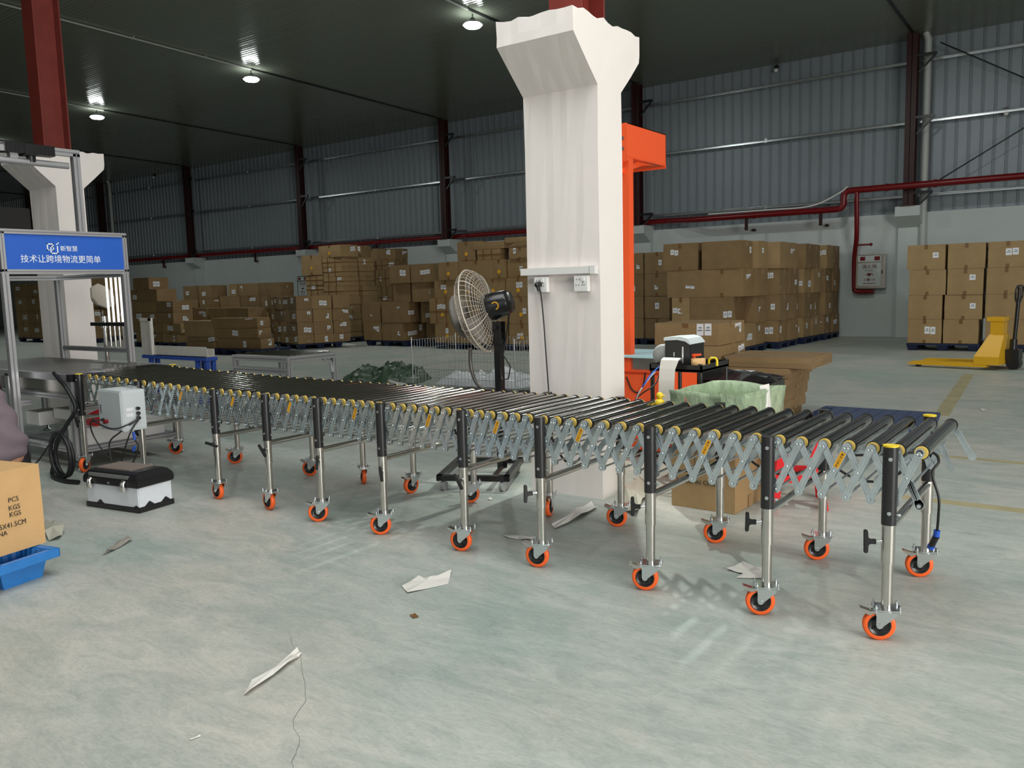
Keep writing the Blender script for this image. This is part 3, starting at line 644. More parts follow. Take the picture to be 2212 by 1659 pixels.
MB().cyl((bx0-CX+.26, 3.24-CY, .36), (bx0-CX+.255, 3.24-CY, .42), .011, 12).cyl((bx0-CX+.27, 3.23-CY, .31), (bx0-CX+.25, 3.23-CY, .28), .011, 12).build('plug', M_bluepl, cb)
# cable with blue plug at the open end, loops below the rollers
e = MB().tube([(p.x-CX, p.y-CY, p.z) for p in smooth_path([(-.95, 3.9, .60), (-.75, 3.95, .62), (-.62, 4.0, .63), (-.58, 3.96, .60), (-.60, 3.93, .55), (-.57, 3.92, .45), (-.57, 3.93, .36), (-.575, 3.945, .29)], 6)], .006, 8).build('power_cable', M_rubber, conv)
MB().cyl((-.575-CX, 3.945-CY, .295), (-.578-CX, 3.948-CY, .268), .0135, 14).build('plug_ring', M_bluepl, e)
MB().cyl((-.60-CX, 3.98-CY, .215), (-.605-CX, 3.985-CY, .20), .0155, 14).build('plug_ring', M_bluepl, e)
MB().cyl((-.578-CX, 3.948-CY, .268), (-.60-CX, 3.98-CY, .215), .014, 14).build('plug', M_black, e)
for (x0, x1, sg) in ((-4.55, -4.40, .14), (-4.1, -3.95, .12), (-3.15, -2.95, .10), (-2.45, -2.25, .13), (-1.85, -1.55, .10), (-1.35, -1.05, .06), (-.95, -.70, .05), (-5.2, -5.05, .15)):
    MB().tube([(p.x-CX, p.y-CY, p.z) for p in arc((x0, 3.75, .57), (x1, 3.80, .57), sg, 12)], .006, 8).build('cable', M_rubber, conv)

# ================================================================== CARTONS
def stickers(o, w, d, h, rnd, front=True, side=True, p=.75, sy=-1):
    def stick(face):
        sw = rnd.uniform(.07, .10); sh = rnd.choice((.10, .12, .14)); u = rnd.uniform(-.32, .32); v = rnd.uniform(.35, .72)
        for rep in range(rnd.choice((1, 1, 2, 2, 3))):
            m = MB()
            if face == 'f':
                x = u*w+rep*(sw+.012); 
                if abs(x)+sw/2 > w/2-.01: break
                z = v*h+rnd.uniform(-.01, .01); m.box((x-sw/2, -d/2-.0025, z-sh/2), (x+sw/2, -d/2+.001, z+sh/2))
                m.box((x-sw*.38, -d/2-.0032, z-sh*.12), (x+sw*.35, -d/2-.0020, z-sh*.02), 1).box((x-sw*.2, -d/2-.0032, z+sh*.1), (x+sw*.25, -d/2-.0020, z+sh*.22), 1)
            else:
                y = u*d+rep*(sw+.012)
                if abs(y)+sw/2 > d/2-.01: break
                z = v*h+rnd.uniform(-.01, .01); m.box((w/2-.001, y-sw/2, z-sh/2), (w/2+.0025, y+sw/2, z+sh/2))
                m.box((w/2+.002, y-sw*.38, z-sh*.12), (w/2+.0032, y+sw*.35, z-sh*.02), 1).box((w/2+.002, y-sw*.2, z+sh*.1), (w/2+.0032, y+sw*.25, z+sh*.22), 1)
            m.build('shipping_label', [M_label, M_lineink], o)
    if front and rnd.random() < p: stick('f')
    if side and rnd.random() < p: stick('s')
def carton(w, d, h, loc, rz, label, group=None, style=0, seed=0, mi=None, lab=True, jit=.006, mark=0, tapem=None, p=.75, tilt=(0, 0)):
    rnd = random.Random(seed*7919+int(w*1000)+int(h*777)+style)
    m = MB(); j = lambda: rnd.uniform(-jit, jit)
    vs = []
    for z in (0, h*.5, h):
        for (sx, sy) in ((-1, -1), (0, -1), (1, -1), (1, 0), (1, 1), (0, 1), (-1, 1), (-1, 0)):
            bul = jit*1.2*(1 if z == h*.5 else 0)
            vs.append((sx*(w/2-.001)+j()+sx*bul*.6, sy*(d/2-.001)+j()*.6+sy*bul*.4, z-(0 if z == 0 else abs(j())*.4)))
    vs += [(0, 0, 0), (0, 0, h+(abs(j()) if h else 0))]
    fs = []
    for k in range(2):
        for i in range(8): fs.append((k*8+i, k*8+(i+1) % 8, k*8+8+(i+1) % 8, k*8+8+i))
    for i in range(8): fs.append((24, (i+1) % 8, i)); fs.append((25, 16+i, 16+(i+1) % 8))
    m.add(vs, fs, 0)
    e = .0022+jit*.9; tw = .052
    if style in (0, 1, 2):
        # tape over the top seam, running down the front and back
        m.box((-w/2-e, -tw/2, h), (w/2+e, tw/2, h+e*.8), 1).box((w/2, -tw/2, h*.80), (w/2+e+.002, tw/2, h+e*.8), 1).box((w/2, -tw/2, 0), (w/2+e+.002, tw/2, h*.17), 1)
    if style == 1:
        m.box((-tw/2, -d/2-e-.001, h*.83), (tw/2, -d/2+.001, h), 2).box((-tw/2, -d/2-e-.001, 0), (tw/2, -d/2+.001, h*.14), 2)
    if style == 2:  # strapped both ways
        for u in (-.22, .16): m.box((w*u-.012, -d/2-e-.003, 0), (w*u+.012, d/2+e, h+e), 2)
        m.box((-w/2-e, -d/2-e-.003, h*.46), (w/2+e+.003, d/2, h*.46+.02), 2)
    if mark: m.cyl((0, -d/2-e-.002, h*.35), (0, -d/2+.001, h*.35), .045, 12, 3)
    o = m.build('carton', [M_card[(rnd.randrange(4) if mi is None else mi)], M_tape, M_taped, M_yink])
    o.location = loc; o.rotation_euler = (tilt[0], tilt[1], rz)
    tag(o, label, 'carton', group)
    if lab: stickers(o, w, d, h, rnd, p=p)
    return o
TN = {1: ['only'], 2: ['bottom', 'top'], 3: ['bottom', 'middle', 'top'], 4: ['bottom', 'second', 'third', 'top'], 5: ['bottom', 'second', 'third', 'fourth', 'top'], 6: ['bottom', 'second', 'third', 'fourth', 'fifth', 'top'], 7: ['bottom', 'second', 'third', 'fourth', 'fifth', 'sixth', 'top'], 8: ['bottom', 'second', 'third', 'fourth', 'fifth', 'sixth', 'seventh', 'top']}
_seed = [1]
def stack(where, group, origin, rz, tiers, style=1, p=.7, jit=.005, mark=0, mi=None):
    """tiers: [(z0, z1, [(x0,x1,y0,y1[,tag])...])] in the stack's own frame, y grows away from the front"""
    nt = len(tiers); R_ = Matrix.Rotation(rz, 4, 'Z'); O = Vector(origin)
    for ti, (z0, z1, row) in enumerate(tiers):
        fr = sorted([r for r in row if len(r) < 5 or r[4] == 'f'], key=lambda r: r[0]); sd = sorted([r for r in row if len(r) > 4 and r[4] == 's'], key=lambda r: r[2])
        for kind, lst in (('f', fr), ('s', sd)):
            for k, r in enumerate(lst):
                x0, x1, y0, y1 = r[:4]; g = .006; _seed[0] += 1
                rnd = random.Random(_seed[0]); c = R_ @ Vector(((x0+x1)/2+rnd.uniform(-.008, .008), (y0+y1)/2+rnd.uniform(-.012, .012), 0)) + O
                if kind == 'f': pos = '%s from left' % ORD[k] if len(lst) > 1 else 'in front'
                else: pos = '%s back along side' % ORD[k]
                lb = '%s-tier carton, %s, %s' % (TN[nt][ti], pos, where)
                carton(x1-x0-g, y1-y0-g, z1-z0-.003, (c.x, c.y, z0), rz+rnd.uniform(-.018, .018), lb, group, style if not isinstance(style, (list, tuple)) else style[rnd.randrange(len(style))], _seed[0], p=p, jit=jit, mark=mark if rnd.random() < .7 else 0, mi=mi)
def pallet(x0, x1, y0, y1, label, rz=0.0, pivot=None, m_=None, ht=.14, name='plastic_pallet'):
    cx_, cy_ = (x0+x1)/2, (y0+y1)/2; w_, d_ = (x1-x0)/2, (y1-y0)/2
    m = MB().box((-w_, -d_, ht-.035), (w_, d_, ht-.004))
    n = 9
    for i in range(n):
        a = -w_+(2*w_)*i/n+.012; b = -w_+(2*w_)*(i+1)/n-.012; m.box((a, -d_+.02, ht-.006), (b, d_-.02, ht-.0005))
    for i in (-1, 0, 1):
        for j in (-1, 0, 1):
            fx, fy = i*(w_-.10), j*(d_-.10)
            m.add([(fx+sx*s_, fy+sy*s_, z) for (s_, z) in ((.07, 0), (.10, ht-.03)) for sx, sy in ((-1, -1), (1, -1), (1, 1), (-1, 1))], [(0, 3, 2, 1), (4, 5, 6, 7), (0, 1, 5, 4), (1, 2, 6, 5), (2, 3, 7, 6), (3, 0, 4, 7)])
    o = m.build(name, m_ or M_navy); p = Vector((cx_, cy_, 0))
    if rz and pivot is not None: p = Matrix.Rotation(rz, 4, 'Z') @ Vector((cx_, cy_, 0)) + Vector((pivot[0], pivot[1], 0))
    o.location = p; o.rotation_euler = (0, 0, rz); return tag(o, label, 'pallet', 'blue plastic pallets under the carton stacks')
G = 'cartons in the %s'
# --- A: long block right of the orange machine
yA = 15.6
z4 = [.145, .59, 1.12, 1.66, 2.23]
frontA = [[(-7.28, -6.52), (-6.50, -5.72)], [(-7.25, -6.86), (-6.85, -5.95), ], [(-7.36, -6.61), (-6.60, -5.76)], [(-7.43, -6.70), (-6.60, -5.80)]]
t = []
for k in range(4):
    row = [(a, b, 0, .62) for a, b in frontA[k]]
    row.append((-6.5, -5.74+.02*k, .64, 1.22, 's'))
    for (y0, n_, xr) in ((1.50, 2, -5.56), (3.0, 2, -5.50), (4.35, 2, -5.42)):
        for q in range(n_): row.append((xr-.72, xr+(.03 if (k+q) % 2 else 0), y0+q*.62, y0+q*.62+.60, 's'))
    t.append((z4[k], z4[k+1]-(.03 if k == 3 else 0), row))
stack('long block right of white pillar', G % 'long block right of the white pillar', (0, yA, 0), 0, t, style=[0, 1, 0], p=.8)
pallet(-7.4, -5.70, yA, yA+1.25, 'dark blue plastic pallet under the nearest part of the long carton block')
pallet(-6.6, -5.52, yA+1.48, yA+2.72, 'dark blue plastic pallet second from the front under the long carton block')
pallet(-6.5, -5.45, yA+2.95, yA+4.22, 'dark blue plastic pallet third from the front under the long carton block')
pallet(-6.45, -5.38, yA+4.32, yA+5.55, 'dark blue plastic pallet against the wall under the long carton block')
# --- A0: block behind the orange post
t = [(a, b, [(-10.2, -9.52, 0, .6), (-9.5, -8.83, 0, .6), (-8.82, -8.2, 0.02, .62), (-8.15, -7.6, .1, .7)]) for a, b in ((.145, .62), (.62, 1.13), (1.13, 1.64), (1.64, 2.13))]
stack('block behind the orange post', G % 'block behind the orange post', (0, 17.5, 0), 0, t, style=[0, 1], p=.9)
pallet(-10.2, -9.0, 17.5, 18.5, 'dark blue pallet under the left half of the block behind the orange post')
pallet(-8.95, -7.6, 17.5, 18.5, 'dark blue pallet under the right half of the block behind the orange post')
# --- R: neat stacks at the right
t = []
for k, (a, b) in enumerate(((.145, .60), (.60, 1.06), (1.06, 1.54), (1.54, 2.01))):
    off = (0, .0, -.0, .0)[k]
    t.append((a, b, [(-3.19-.03*(k == 3), -2.60+.04*(k > 1), 0, .62), (-2.56+.03*(k > 1), -1.97+.04*(k > 0)+.02*(k == 3), 0, .62), (-1.88, -1.25, -.02, .6), (-1.22, -.6, 0, .6)]))
stack('neat stacks at the far right', G % 'neat stacks at the far right', (0, 17.5, 0), 0, t, style=1, p=.35, jit=.003, mi=2)
pallet(-3.2, -1.95, 17.5, 18.6, 'dark blue pallet under the two left columns of neat cartons at the right')
pallet(-1.9, -.6, 17.5, 18.6, 'dark blue pallet behind the yellow pallet jack')
# --- a: low labelled stack on a turned pallet
P0 = FL(645, 756); ra = radians(-18)
t = []
zz = [.145, .37, .68, 1.0, 1.33]
rows = [[-1.95, -1.45, -.95, -.42, 0], [-1.98, -1.70, -1.35, -1.02, -.70, 0], [-2.0, -1.55, -.9, -.42, 0], [-2.0, -1.5, -1.25, -.95, -.55, 0]]
for k in range(4):
    row = [(rows[k][i], rows[k][i+1], 0, .42) for i in range(len(rows[k])-1)]
    row += [(-.45+.03*(k % 2), 0, .43, .95, 's'), (-.47, 0+.02*(k % 2), .96, 1.42, 's')]
    t.append((zz[k], zz[k+1], row))
stack('low stack covered in labels', G % 'low labelled stack on the turned pallet', P0, ra, t, style=[0, 3, 1], p=1.0)
pallet(-1.5, -.02, .02, 1.2, 'dark blue pallet under the low labelled stack', ra, P0)
pallet(-2.3, -1.55, .25, 1.3, 'dark blue pallet at the left end of the low labelled stack', ra, P0)
# --- tall strapped stack
t = []
zz = [.145, .45, .82, 1.29, 1.57, 1.84, 2.10, 2.37]
for k in range(7):
    row = [(-.80+.05*(k < 2), .0+(.04 if k < 3 else 0)-.03*(k > 4), 0, .60)]
    row.append((-.7, .12-.02*k+(.06 if k in (2, 3) else 0), .62, 1.2, 's'))
    t.append((zz[k], zz[k+1], row))
stack('tall strapped stack', G % 'tall strapped stack in the middle', (-17.27, 16.0, 0), 0, t, style=2, p=.25, mi=2)
zz2 = [.145, .60, 1.05, 1.37, 1.62, 1.9]
t = [(zz2[k], zz2[k+1], [(-1.55, -.83, 0.02, .6)]) for k in range(5)]
stack('column left of tall strapped stack', G % 'tall strapped stack in the middle', (-17.27, 16.0, 0), 0, t, style=2, p=.1, mi=2)
carton(.82, .62, .56, (-18.52, 16.3, 1.905), .03, 'pale carton with a yellow mark jutting out left of the tall strapped stack', G % 'tall strapped stack in the middle', 1, 31, mark=1, mi=2)
carton(1.0, .6, .33, (-17.72, 16.30, 2.372), -.10, 'tilted carton lying on top of the tall strapped stack', G % 'tall strapped stack in the middle', 1, 32, mark=1, mi=2)
carton(.5, .5, .32, (-17.55, 16.92, 2.372), .2, 'carton at the back of the top of the tall strapped stack', G % 'tall strapped stack in the middle', 1, 33)
pallet(-18.6, -17.2, 16.0, 17.2, 'dark blue pallet under the tall strapped stack')
# --- b: dark stack behind, between tall stack and c
t = [(.145, .9, [(-19.5, -18.9, 0, .6), (-18.85, -18.2, 0, .6)]), (.9, 1.55, [(-19.5, -18.9, 0, .6), (-18.85, -18.2, 0, .6)]), (1.55, 2.06, [(-19.5, -18.95, 0, .6), (-18.9, -18.25, 0, .6)]), (2.06, 2.36, [(-19.35, -18.9, .0, .6), (-18.85, -18.05, 0, .6)])]
stack('dark stack behind tall strapped one', G % 'dark stack right behind the tall strapped stack', (0, 18.9, 0), 0, t, style=2, p=.4, mi=1)
carton(.55, .55, .38, (-19.15, 19.3, 2.365), 0, 'left carton on top of the dark stack behind the tall one', None, 1, 41)
carton(.75, .55, .34, (-18.45, 19.25, 2.365), 0, 'right carton on top of the dark stack behind the tall one', None, 1, 42)
pallet(-19.5, -18.2, 18.9, 20, 'dark blue pallet under the dark stack behind the tall strapped one')
# --- c: stack of large plain cartons
t = [(.145, .605, [(-15.80, -15.18, 0, .6), (-15.16, -14.42, 0, .6), (-14.6, -14.25, .62, 1.2, 's'), (-13.9, -13.2, .3, .9)]),
     (.605, 1.115, [(-15.88, -15.22, 0.03, .6), (-15.14, -14.28, 0, .6), (-14.9, -14.0, .62, 1.2, 's'), (-13.98, -13.4, .2, .8)]),
     (1.115, 1.59, [(-14.78, -14.20, .08, .68), (-14.10, -13.30, .04, .62)]),
     (1.59, 2.04, [(-14.80, -14.12, .0, .6), (-14.08, -13.2, 0, .6)])]
stack('large plain stack left of fan', G % 'stack of large plain cartons left of the fan', (0, 15.3, 0), 0, t, style=[0, 3], p=1.0, mi=1)
pallet(-15.75, -14.3, 15.3, 16.5, 'dark blue pallet under the large plain cartons left of the fan')
pallet(-14.2, -13.1, 15.5, 16.5, 'dark blue pallet between the plain cartons and the fan')
# --- d: stack right behind the fan
t = [(.145, .60, [(-13.1, -12.35, 0, .6), (-12.33, -11.6, 0, .6), (-11.58, -10.95, 0, .6), (-10.9, -10.2, 0, .6)]),
     (.60, 1.20, [(-13.24, -12.45, 0, .6), (-12.43, -11.65, 0, .6), (-11.63, -10.95, 0, .6), (-10.9, -10.25, 0, .6)]),
     (1.20, 1.62, [(-13.10, -12.4, .02, .6), (-12.38, -11.7, .02, .6), (-11.68, -11.0, 0, .6), (-10.96, -10.3, 0, .6)]),
     (1.62, 2.04, [(-12.92, -12.32, .0, .6), (-12.30, -11.3, 0, .62), (-11.28, -10.98, 0, .6), (-10.96, -10.35, 0.06, .66)]),
     (2.04, 2.28, [(-11.78, -11.15, .02, .6), (-10.9, -10.3, .05, .6)])]
stack('stack behind the fan', G % 'stack behind the fan', (0, 15.0, 0), 0, t, style=[1, 1, 2], p=.5, mark=1, mi=0)
carton(.52, .5, .44, (-12.12, 15.32, 2.045), 0, 'yellow-marked carton on the upper left of the stack behind the fan', None, 1, 51, mark=1)
carton(.85, .5, .16, (-11.48, 15.32, 2.285), .04, 'flat carton lying above the yellow-marked ones behind the fan', None, 3, 52, lab=False)
carton(.8, .5, .10, (-10.62, 15.32, 2.285), -.05, 'flat carton resting at the top right behind the fan beside the pillar', None, 3, 53, lab=False)
carton(.8, .5, .12, (-10.62, 15.34, 2.39), .08, 'uppermost flat carton beside the white pillar', None, 3, 54, lab=False)
pallet(-13.1, -11.7, 15.0, 16.2, 'dark blue pallet under the left part of the stack behind the fan')
pallet(-11.6, -10.2, 15.0, 16.2, 'dark blue pallet under the right part of the stack behind the fan')
# --- e: mid-left stacks
t = [(.145, .60, [(-23.2, -22.4, 0, .6), (-22.35, -21.4, 0, .6), (-21.35, -20.4, 0, .6)]), (.60, .97, [(-23.3, -22.5, 0, .6), (-22.45, -21.3, 0, .6), (-21.25, -20.4, .05, .6)]),
     (.97, 1.37, [(-23.33, -22.2, 0, .6), (-22.15, -21.2, 0, .6), (-21.15, -20.3, 0, .6)]), (1.37, 1.75, [(-22.75, -22.3, 0, .6), (-22.25, -21.3, 0, .6), (-21.25, -20.3, .05, .6)])]
stack('stack left of the low labelled one', G % 'stack left of the low labelled one', (0, 16.2, 0), 0, t, style=[0, 3, 1], p=.7)
pallet(-23.2, -21.8, 16.2, 17.3, 'dark blue pallet under the left half of the stack left of the labelled one'); pallet(-21.7, -20.4, 16.2, 17.3, 'dark blue pallet under the right half of the stack left of the labelled one')
t = [(.145, .64, [(-25.0, -24.2, 0, .6), (-24.15, -23.4, 0, .6)]), (.64, 1.03, [(-25.1, -24.3, 0, .6), (-24.25, -23.3, 0, .6)]), (1.03, 1.30, [(-24.9, -24.0, 0, .6), (-23.9, -23.3, 0, .6)]), (1.30, 1.73, [(-24.75, -24.05, 0, .6), (-24.03, -23.35, 0.1, .7)])]
stack('stack with crushed top left of centre', G % 'stack with a crushed top left of centre', (0, 15.9, 0), 0, t, style=[0, 3], p=.8)
pallet(-25, -23.4, 15.9, 17.0, 'dark blue pallet under the stack with a crushed top')
# --- g: stacks just right of the sign frame
t = [(.145, .40, [(-22.7, -22.0, 0, .6), (-21.95, -21.4, 0, .6), (-21.35, -20.6, 0, .6)]), (.40, .67, [(-22.9, -22.1, 0, .6), (-22.05, -21.4, 0, .6), (-21.36, -20.5, 0, .6)]),
     (.67, .97, [(-22.9, -22.15, 0, .6), (-22.1, -21.6, 0, .6), (-21.55, -20.75, 0, .6)]), (.97, 1.28, [(-22.8, -21.6, 0.02, .6), (-21.58, -20.75, 0, .6)]),
     (1.28, 1.62, [(-22.85, -22.1, 0, .6), (-22.05, -21.5, 0, .6)]), (1.62, 1.95, [(-22.65, -21.85, 0, .6)])]
stack('stepped stack right of the blue sign', G % 'stepped stack right of the blue sign', (0, 13.0, 0), 0, t, style=[0, 3, 1], p=.8)
pallet(-22.9, -21.7, 13.0, 14.1, 'dark blue pallet under the left half of the stepped stack by the sign'); pallet(-21.6, -20.5, 13.0, 14.1, 'dark blue pallet under the right half of the stepped stack by the sign')
# --- row between g and e
t = [(.145, .62, [(-20.6, -20.0, 0, .6), (-19.95, -19.3, 0, .6), (-19.25, -18.6, 0, .6)]), (.62, 1.06, [(-20.7, -20.1, 0, .6), (-20.05, -19.2, 0, .6), (-19.15, -18.3, 0, .6)])]
stack('low row between sign and labelled stack', G % 'low row between the sign and the labelled stack', (0, 13.6, 0), 0, t, style=[0, 3], p=.9)
pallet(-20.6, -18.5, 13.6, 14.6, 'dark blue pallet under the low row between the sign and labelled stack')
# --- f: long flat boxes on a blue pallet
fq = [(-18.55, -17.4, 0, .9, .145, .30, -.02), (-18.5, -17.35, 0.02, .88, .30, .42, .03), (-18.55, -17.45, .0, .55, .42, .80, .05)]
for k, (x0, x1, y0, y1, z0, z1, rr) in enumerate(fq):
    carton(x1-x0, y1-y0, z1-z0-.003, ((x0+x1)/2, 11.9+(y0+y1)/2, z0), rr, ['flat carton at the bottom left of the collapsed pile behind the conveyor', 'flat carton second up in the collapsed pile behind the conveyor', 'pale open-ended carton standing on the flat ones behind the chute'][k], 'collapsed pile of flat cartons', 0, 70+k, mi=3 if k < 2 else 2, p=.6)
for k, (z0, z1, dx, rr) in enumerate(((.145, .38, 0, .10), (.385, .62, -.12, .13), (.625, .86, -.15, .16))):
    carton(1.45, .42, z1-z0, (-16.65+dx, 12.25, z0), rr, 'long low carton, %s of the three turned ones in the collapsed pile' % ['bottom', 'middle', 'top'][k], 'collapsed pile of flat cartons', 3, 80+k, mi=3, p=.9)
pallet(-18.6, -17.2, 11.85, 12.9, 'blue pallet under the left of the collapsed pile'); pallet(-17.1, -15.8, 11.85, 12.9, 'blue pallet under the right of the collapsed pile')
# --- h: stacks seen through the sign frame
zz = [.145, .62, 1.05, 1.5, 1.95]
t = [(zz[k], zz[k+1], [(-30.5+.9*i, -29.65+.9*i, 0, .7) for i in range(5 if k < 2 else (4 if k == 2 else 2))]) for k in range(4)]
stack('stack seen through the sign frame', G % 'stack seen through the left of the sign frame', (0, 13.2, 0), 0, t, style=[0, 1], p=.9)
pallet(-30.5, -28.3, 13.2, 14.3, 'dark blue pallet seen through the left of the sign frame'); pallet(-28.2, -26.1, 13.2, 14.3, 'dark blue pallet seen through the middle of the sign frame')
t = [(a, b, [(-1.5+.8*i, -.72+.8*i, 0, .7) for i in range(2)]) for a, b in ((.145, .6), (.6, 1.1), (1.1, 1.62), (1.62, 2.15))]
stack('stack behind the scanner horn', G % 'stack behind the scanner horn', (PY(230, 690, 14.5).x, 14.5, 0), 0, t, style=[0, 1], p=.6)
_x = PY(230, 690, 14.5).x; pallet(_x-1.5, _x+.1, 14.5, 15.6, 'dark blue pallet behind the scanner horn')
# --- flat cartons near the trolley
FT = 'flat cartons by the trolley'
carton(.69, .80, .225, (-3.575, 8.41, .763), .03, 'flat taped carton with white labels, topmost beside the trolley', FT, 1, 90, mi=0, p=1)
carton(.70, .78, .20, (-3.56, 8.40, .560), .05, 'flat carton directly under the topmost one beside the trolley', FT, 1, 91, mi=0, p=1)
carton(.66, .74, .553, (-3.58, 8.42, .004), .03, 'carton carrying the flat cartons beside the trolley', FT, 1, 92, mi=3, p=0)
zc = .003; rnd = random.Random(5)
for k, (h_, l_, xr) in enumerate(((.115, .62, -2.60), (.12, .62, -2.56), (.12, .60, -2.54), (.10, .62, -2.52), (.10, .62, -2.50), (.107, .86, -2.295))):
    c = Vector((xr-l_/2, 8.40, zc)); zc += h_
    carton(l_, .78, h_-.003, c, rnd.uniform(-.03, .03), '%s flat carton of the pile behind the green woven bin' % ['lowest', 'second lowest', 'third lowest', 'third highest', 'second highest', 'topmost long'][k], 'pile of flat cartons behind the green bin', 0, 100+k, mi=3, lab=False)

# ================================================================== THINGS AROUND THE CONVEYOR
def mk(root, mb, name, m, **k):
    o = mb.build(name, m, root, **k); return o
def local(root_loc): return Matrix.Translation(-Vector(root_loc))
def profile(mb, p, q, w=.04, groove=True):
    """square aluminium profile between p and q (axis aligned), grooves as thin dark strips (material 1)"""
    p = Vector(p); q = Vector(q); d = q-p; ax = max(range(3), key=lambda i: abs(d[i])); h = w/2
    a = [min(p[i], q[i]) for i in range(3)]; b = [max(p[i], q[i]) for i in range(3)]
    for i in range(3):
        if i != ax: a[i] -= h; b[i] += h
    mb.box(a, b)
    if groove:
        for i in range(3):
            if i == ax: continue
            j = 3-ax-i
            for s in (-1, 1):
                c = [0, 0, 0]; e = [0, 0, 0]; c[ax] = a[ax]+.001; e[ax] = b[ax]-.001
                c[j] = p[j]-w*.10; e[j] = p[j]+w*.10
                v = p[i]+s*h; c[i] = v-.0006; e[i] = v+.0006; mb.box(c, e, 1)
    return mb
ALU = [M_alu, M_alug]
# ---------------- scanning station with sign
SX0, SX1, SYN, SYF, TZ = -9.3, -6.83, 3.34, 4.24, .79
O0 = Vector((-7.9, 3.8, 0)); T0 = lambda x, y, z: (x-O0.x, y-O0.y, z)
st = thing('scanning_station', 'aluminium scanning station with belt table, overhead camera arm and blue sign', 'scanning machine', O0)
for (x, y) in ((SX1, SYN), (SX1, SYF), (-7.95, SYN), (SX0, SYN), (SX0, SYF)):
    l = mk(st, profile(MB(), T0(x, y, .085), T0(x, y, TZ-.03), .06), 'frame_leg', ALU)
    MB().lathe([(0, 0), (.04, 0), (.04, .012), (.012, .022), (.010, .09), (0, .09)], T0(x, y, 0), seg=16).build('levelling_foot', M_zincb, l)
rails = [((SX0, SYN, .60), (SX1, SYN, .60)), ((SX0, SYN, TZ-.035), (SX1, SYN, TZ-.035)), ((SX0, SYF, TZ-.035), (SX1, SYF, TZ-.035)), ((SX1, SYN, .16), (SX1, SYF, .16)), ((SX0, SYN, .16), (SX1, SYN, .16)), ((SX0, SYF, .16), (SX1, SYF, .16)), ((SX1, SYN, .52), (SX1, SYF, .52)), ((-7.95, SYN, .16), (-7.95, SYF, .16))]
for p, q in rails: mk(st, profile(MB(), T0(*p), T0(*q), .04), 'frame_rail', ALU)
mk(st, MB().box(T0(SX0, SYN+.03, .62), T0(-6.86, SYN+.036, TZ-.06)), 'skirt_panel', M_steel)
mk(st, MB().box(T0(SX0, SYN-.005, TZ-.02), T0(-7.55, SYF+.005, TZ)).box(T0(-7.54, SYN-.005, TZ-.02), T0(-7.12, SYF+.005, TZ)), 'belt', M_belt)
tr = MB(); x = -7.10
while x < SX1-.02: tr.cyl(T0(x, SYN+.03, TZ-.022), T0(x, SYF-.03, TZ-.022), .0215, 14); x += .046
mk(st, tr, 'outfeed_rollers', M_roller)
mk(st, MB().box(T0(SX0, SYN-.03, TZ-.05), T0(SX1, SYN-.006, TZ+.003)).box(T0(SX0, SYF+.006, TZ-.05), T0(SX1, SYF+.03, TZ+.003)), 'side_guide', M_alu)
mk(st, MB().box(T0(SX1-.03, SYN-.035, TZ-.055), T0(SX1+.035, SYN+.035, TZ+.004)).box(T0(SX1+.032, SYN+.0, .56), T0(SX1+.05, SYN+.09, TZ)), 'corner_cap', M_black)
mk(st, MB().box(T0(SX1+.052, SYN+.0, .565), T0(SX1+.06, SYN+.10, TZ)), 'end_plate', M_steel)
# equipment on the lower shelf
mk(st, MB().box(T0(-7.9, 3.4, .18), T0(SX1+.02, 4.2, .19)), 'shelf', M_alug)
for (a, b, nm, mm) in (((-7.15, 3.42, .19), (-6.84, 4.12, .335), 'power_cabinet', M_white), ((-7.85, 3.40, .30), (-7.60, 3.62, .42), 'switch_box', M_white), ((-7.55, 3.5, .36), (-7.1, 3.95, .45), 'polystyrene_tray', M_white)):
    mk(st, MB().box(T0(*a), T0(*b)), nm, mm, bevel=.006)
mk(st, MB().prism([(3.52-O0.y, .335), (3.86-O0.y, .335), (3.86-O0.y, .47), (3.76-O0.y, .50), (3.52-O0.y, .42)], -7.02-O0.x, -6.88-O0.x, 'YZ'), 'red_tray', M_redp)
# gantry
GX = -7.6
for y in (3.225, 4.285):
    mk(st, profile(MB(), T0(GX, y, .10 if y < 4 else .52), T0(GX, y, 1.635), .055), 'gantry_post', ALU)
RXg = -8.90
for y in (3.225, 4.285): mk(st, profile(MB(), T0(RXg, y, .52 if y > 4 else .10), T0(RXg, y, 1.64), .05), 'gantry_post', ALU)
for p, q in (((RXg, 3.225, 1.62), (GX, 3.225, 1.62)), ((RXg, 4.285, 1.62), (GX, 4.285, 1.62)), ((RXg, 3.225, 1.62), (RXg, 4.285, 1.62)), ((RXg, 4.285, .90), (GX, 4.285, .90)), ((GX, 3.225, .52), (GX, SYN, .52))):
    mk(st, profile(MB(), T0(*p), T0(*q), .045), 'gantry_rail', ALU)
mk(st, MB().box(T0(GX-.5, 3.26, 1.645), T0(GX-.03, 4.25, 1.65)), 'gantry_ceiling', M_alu)
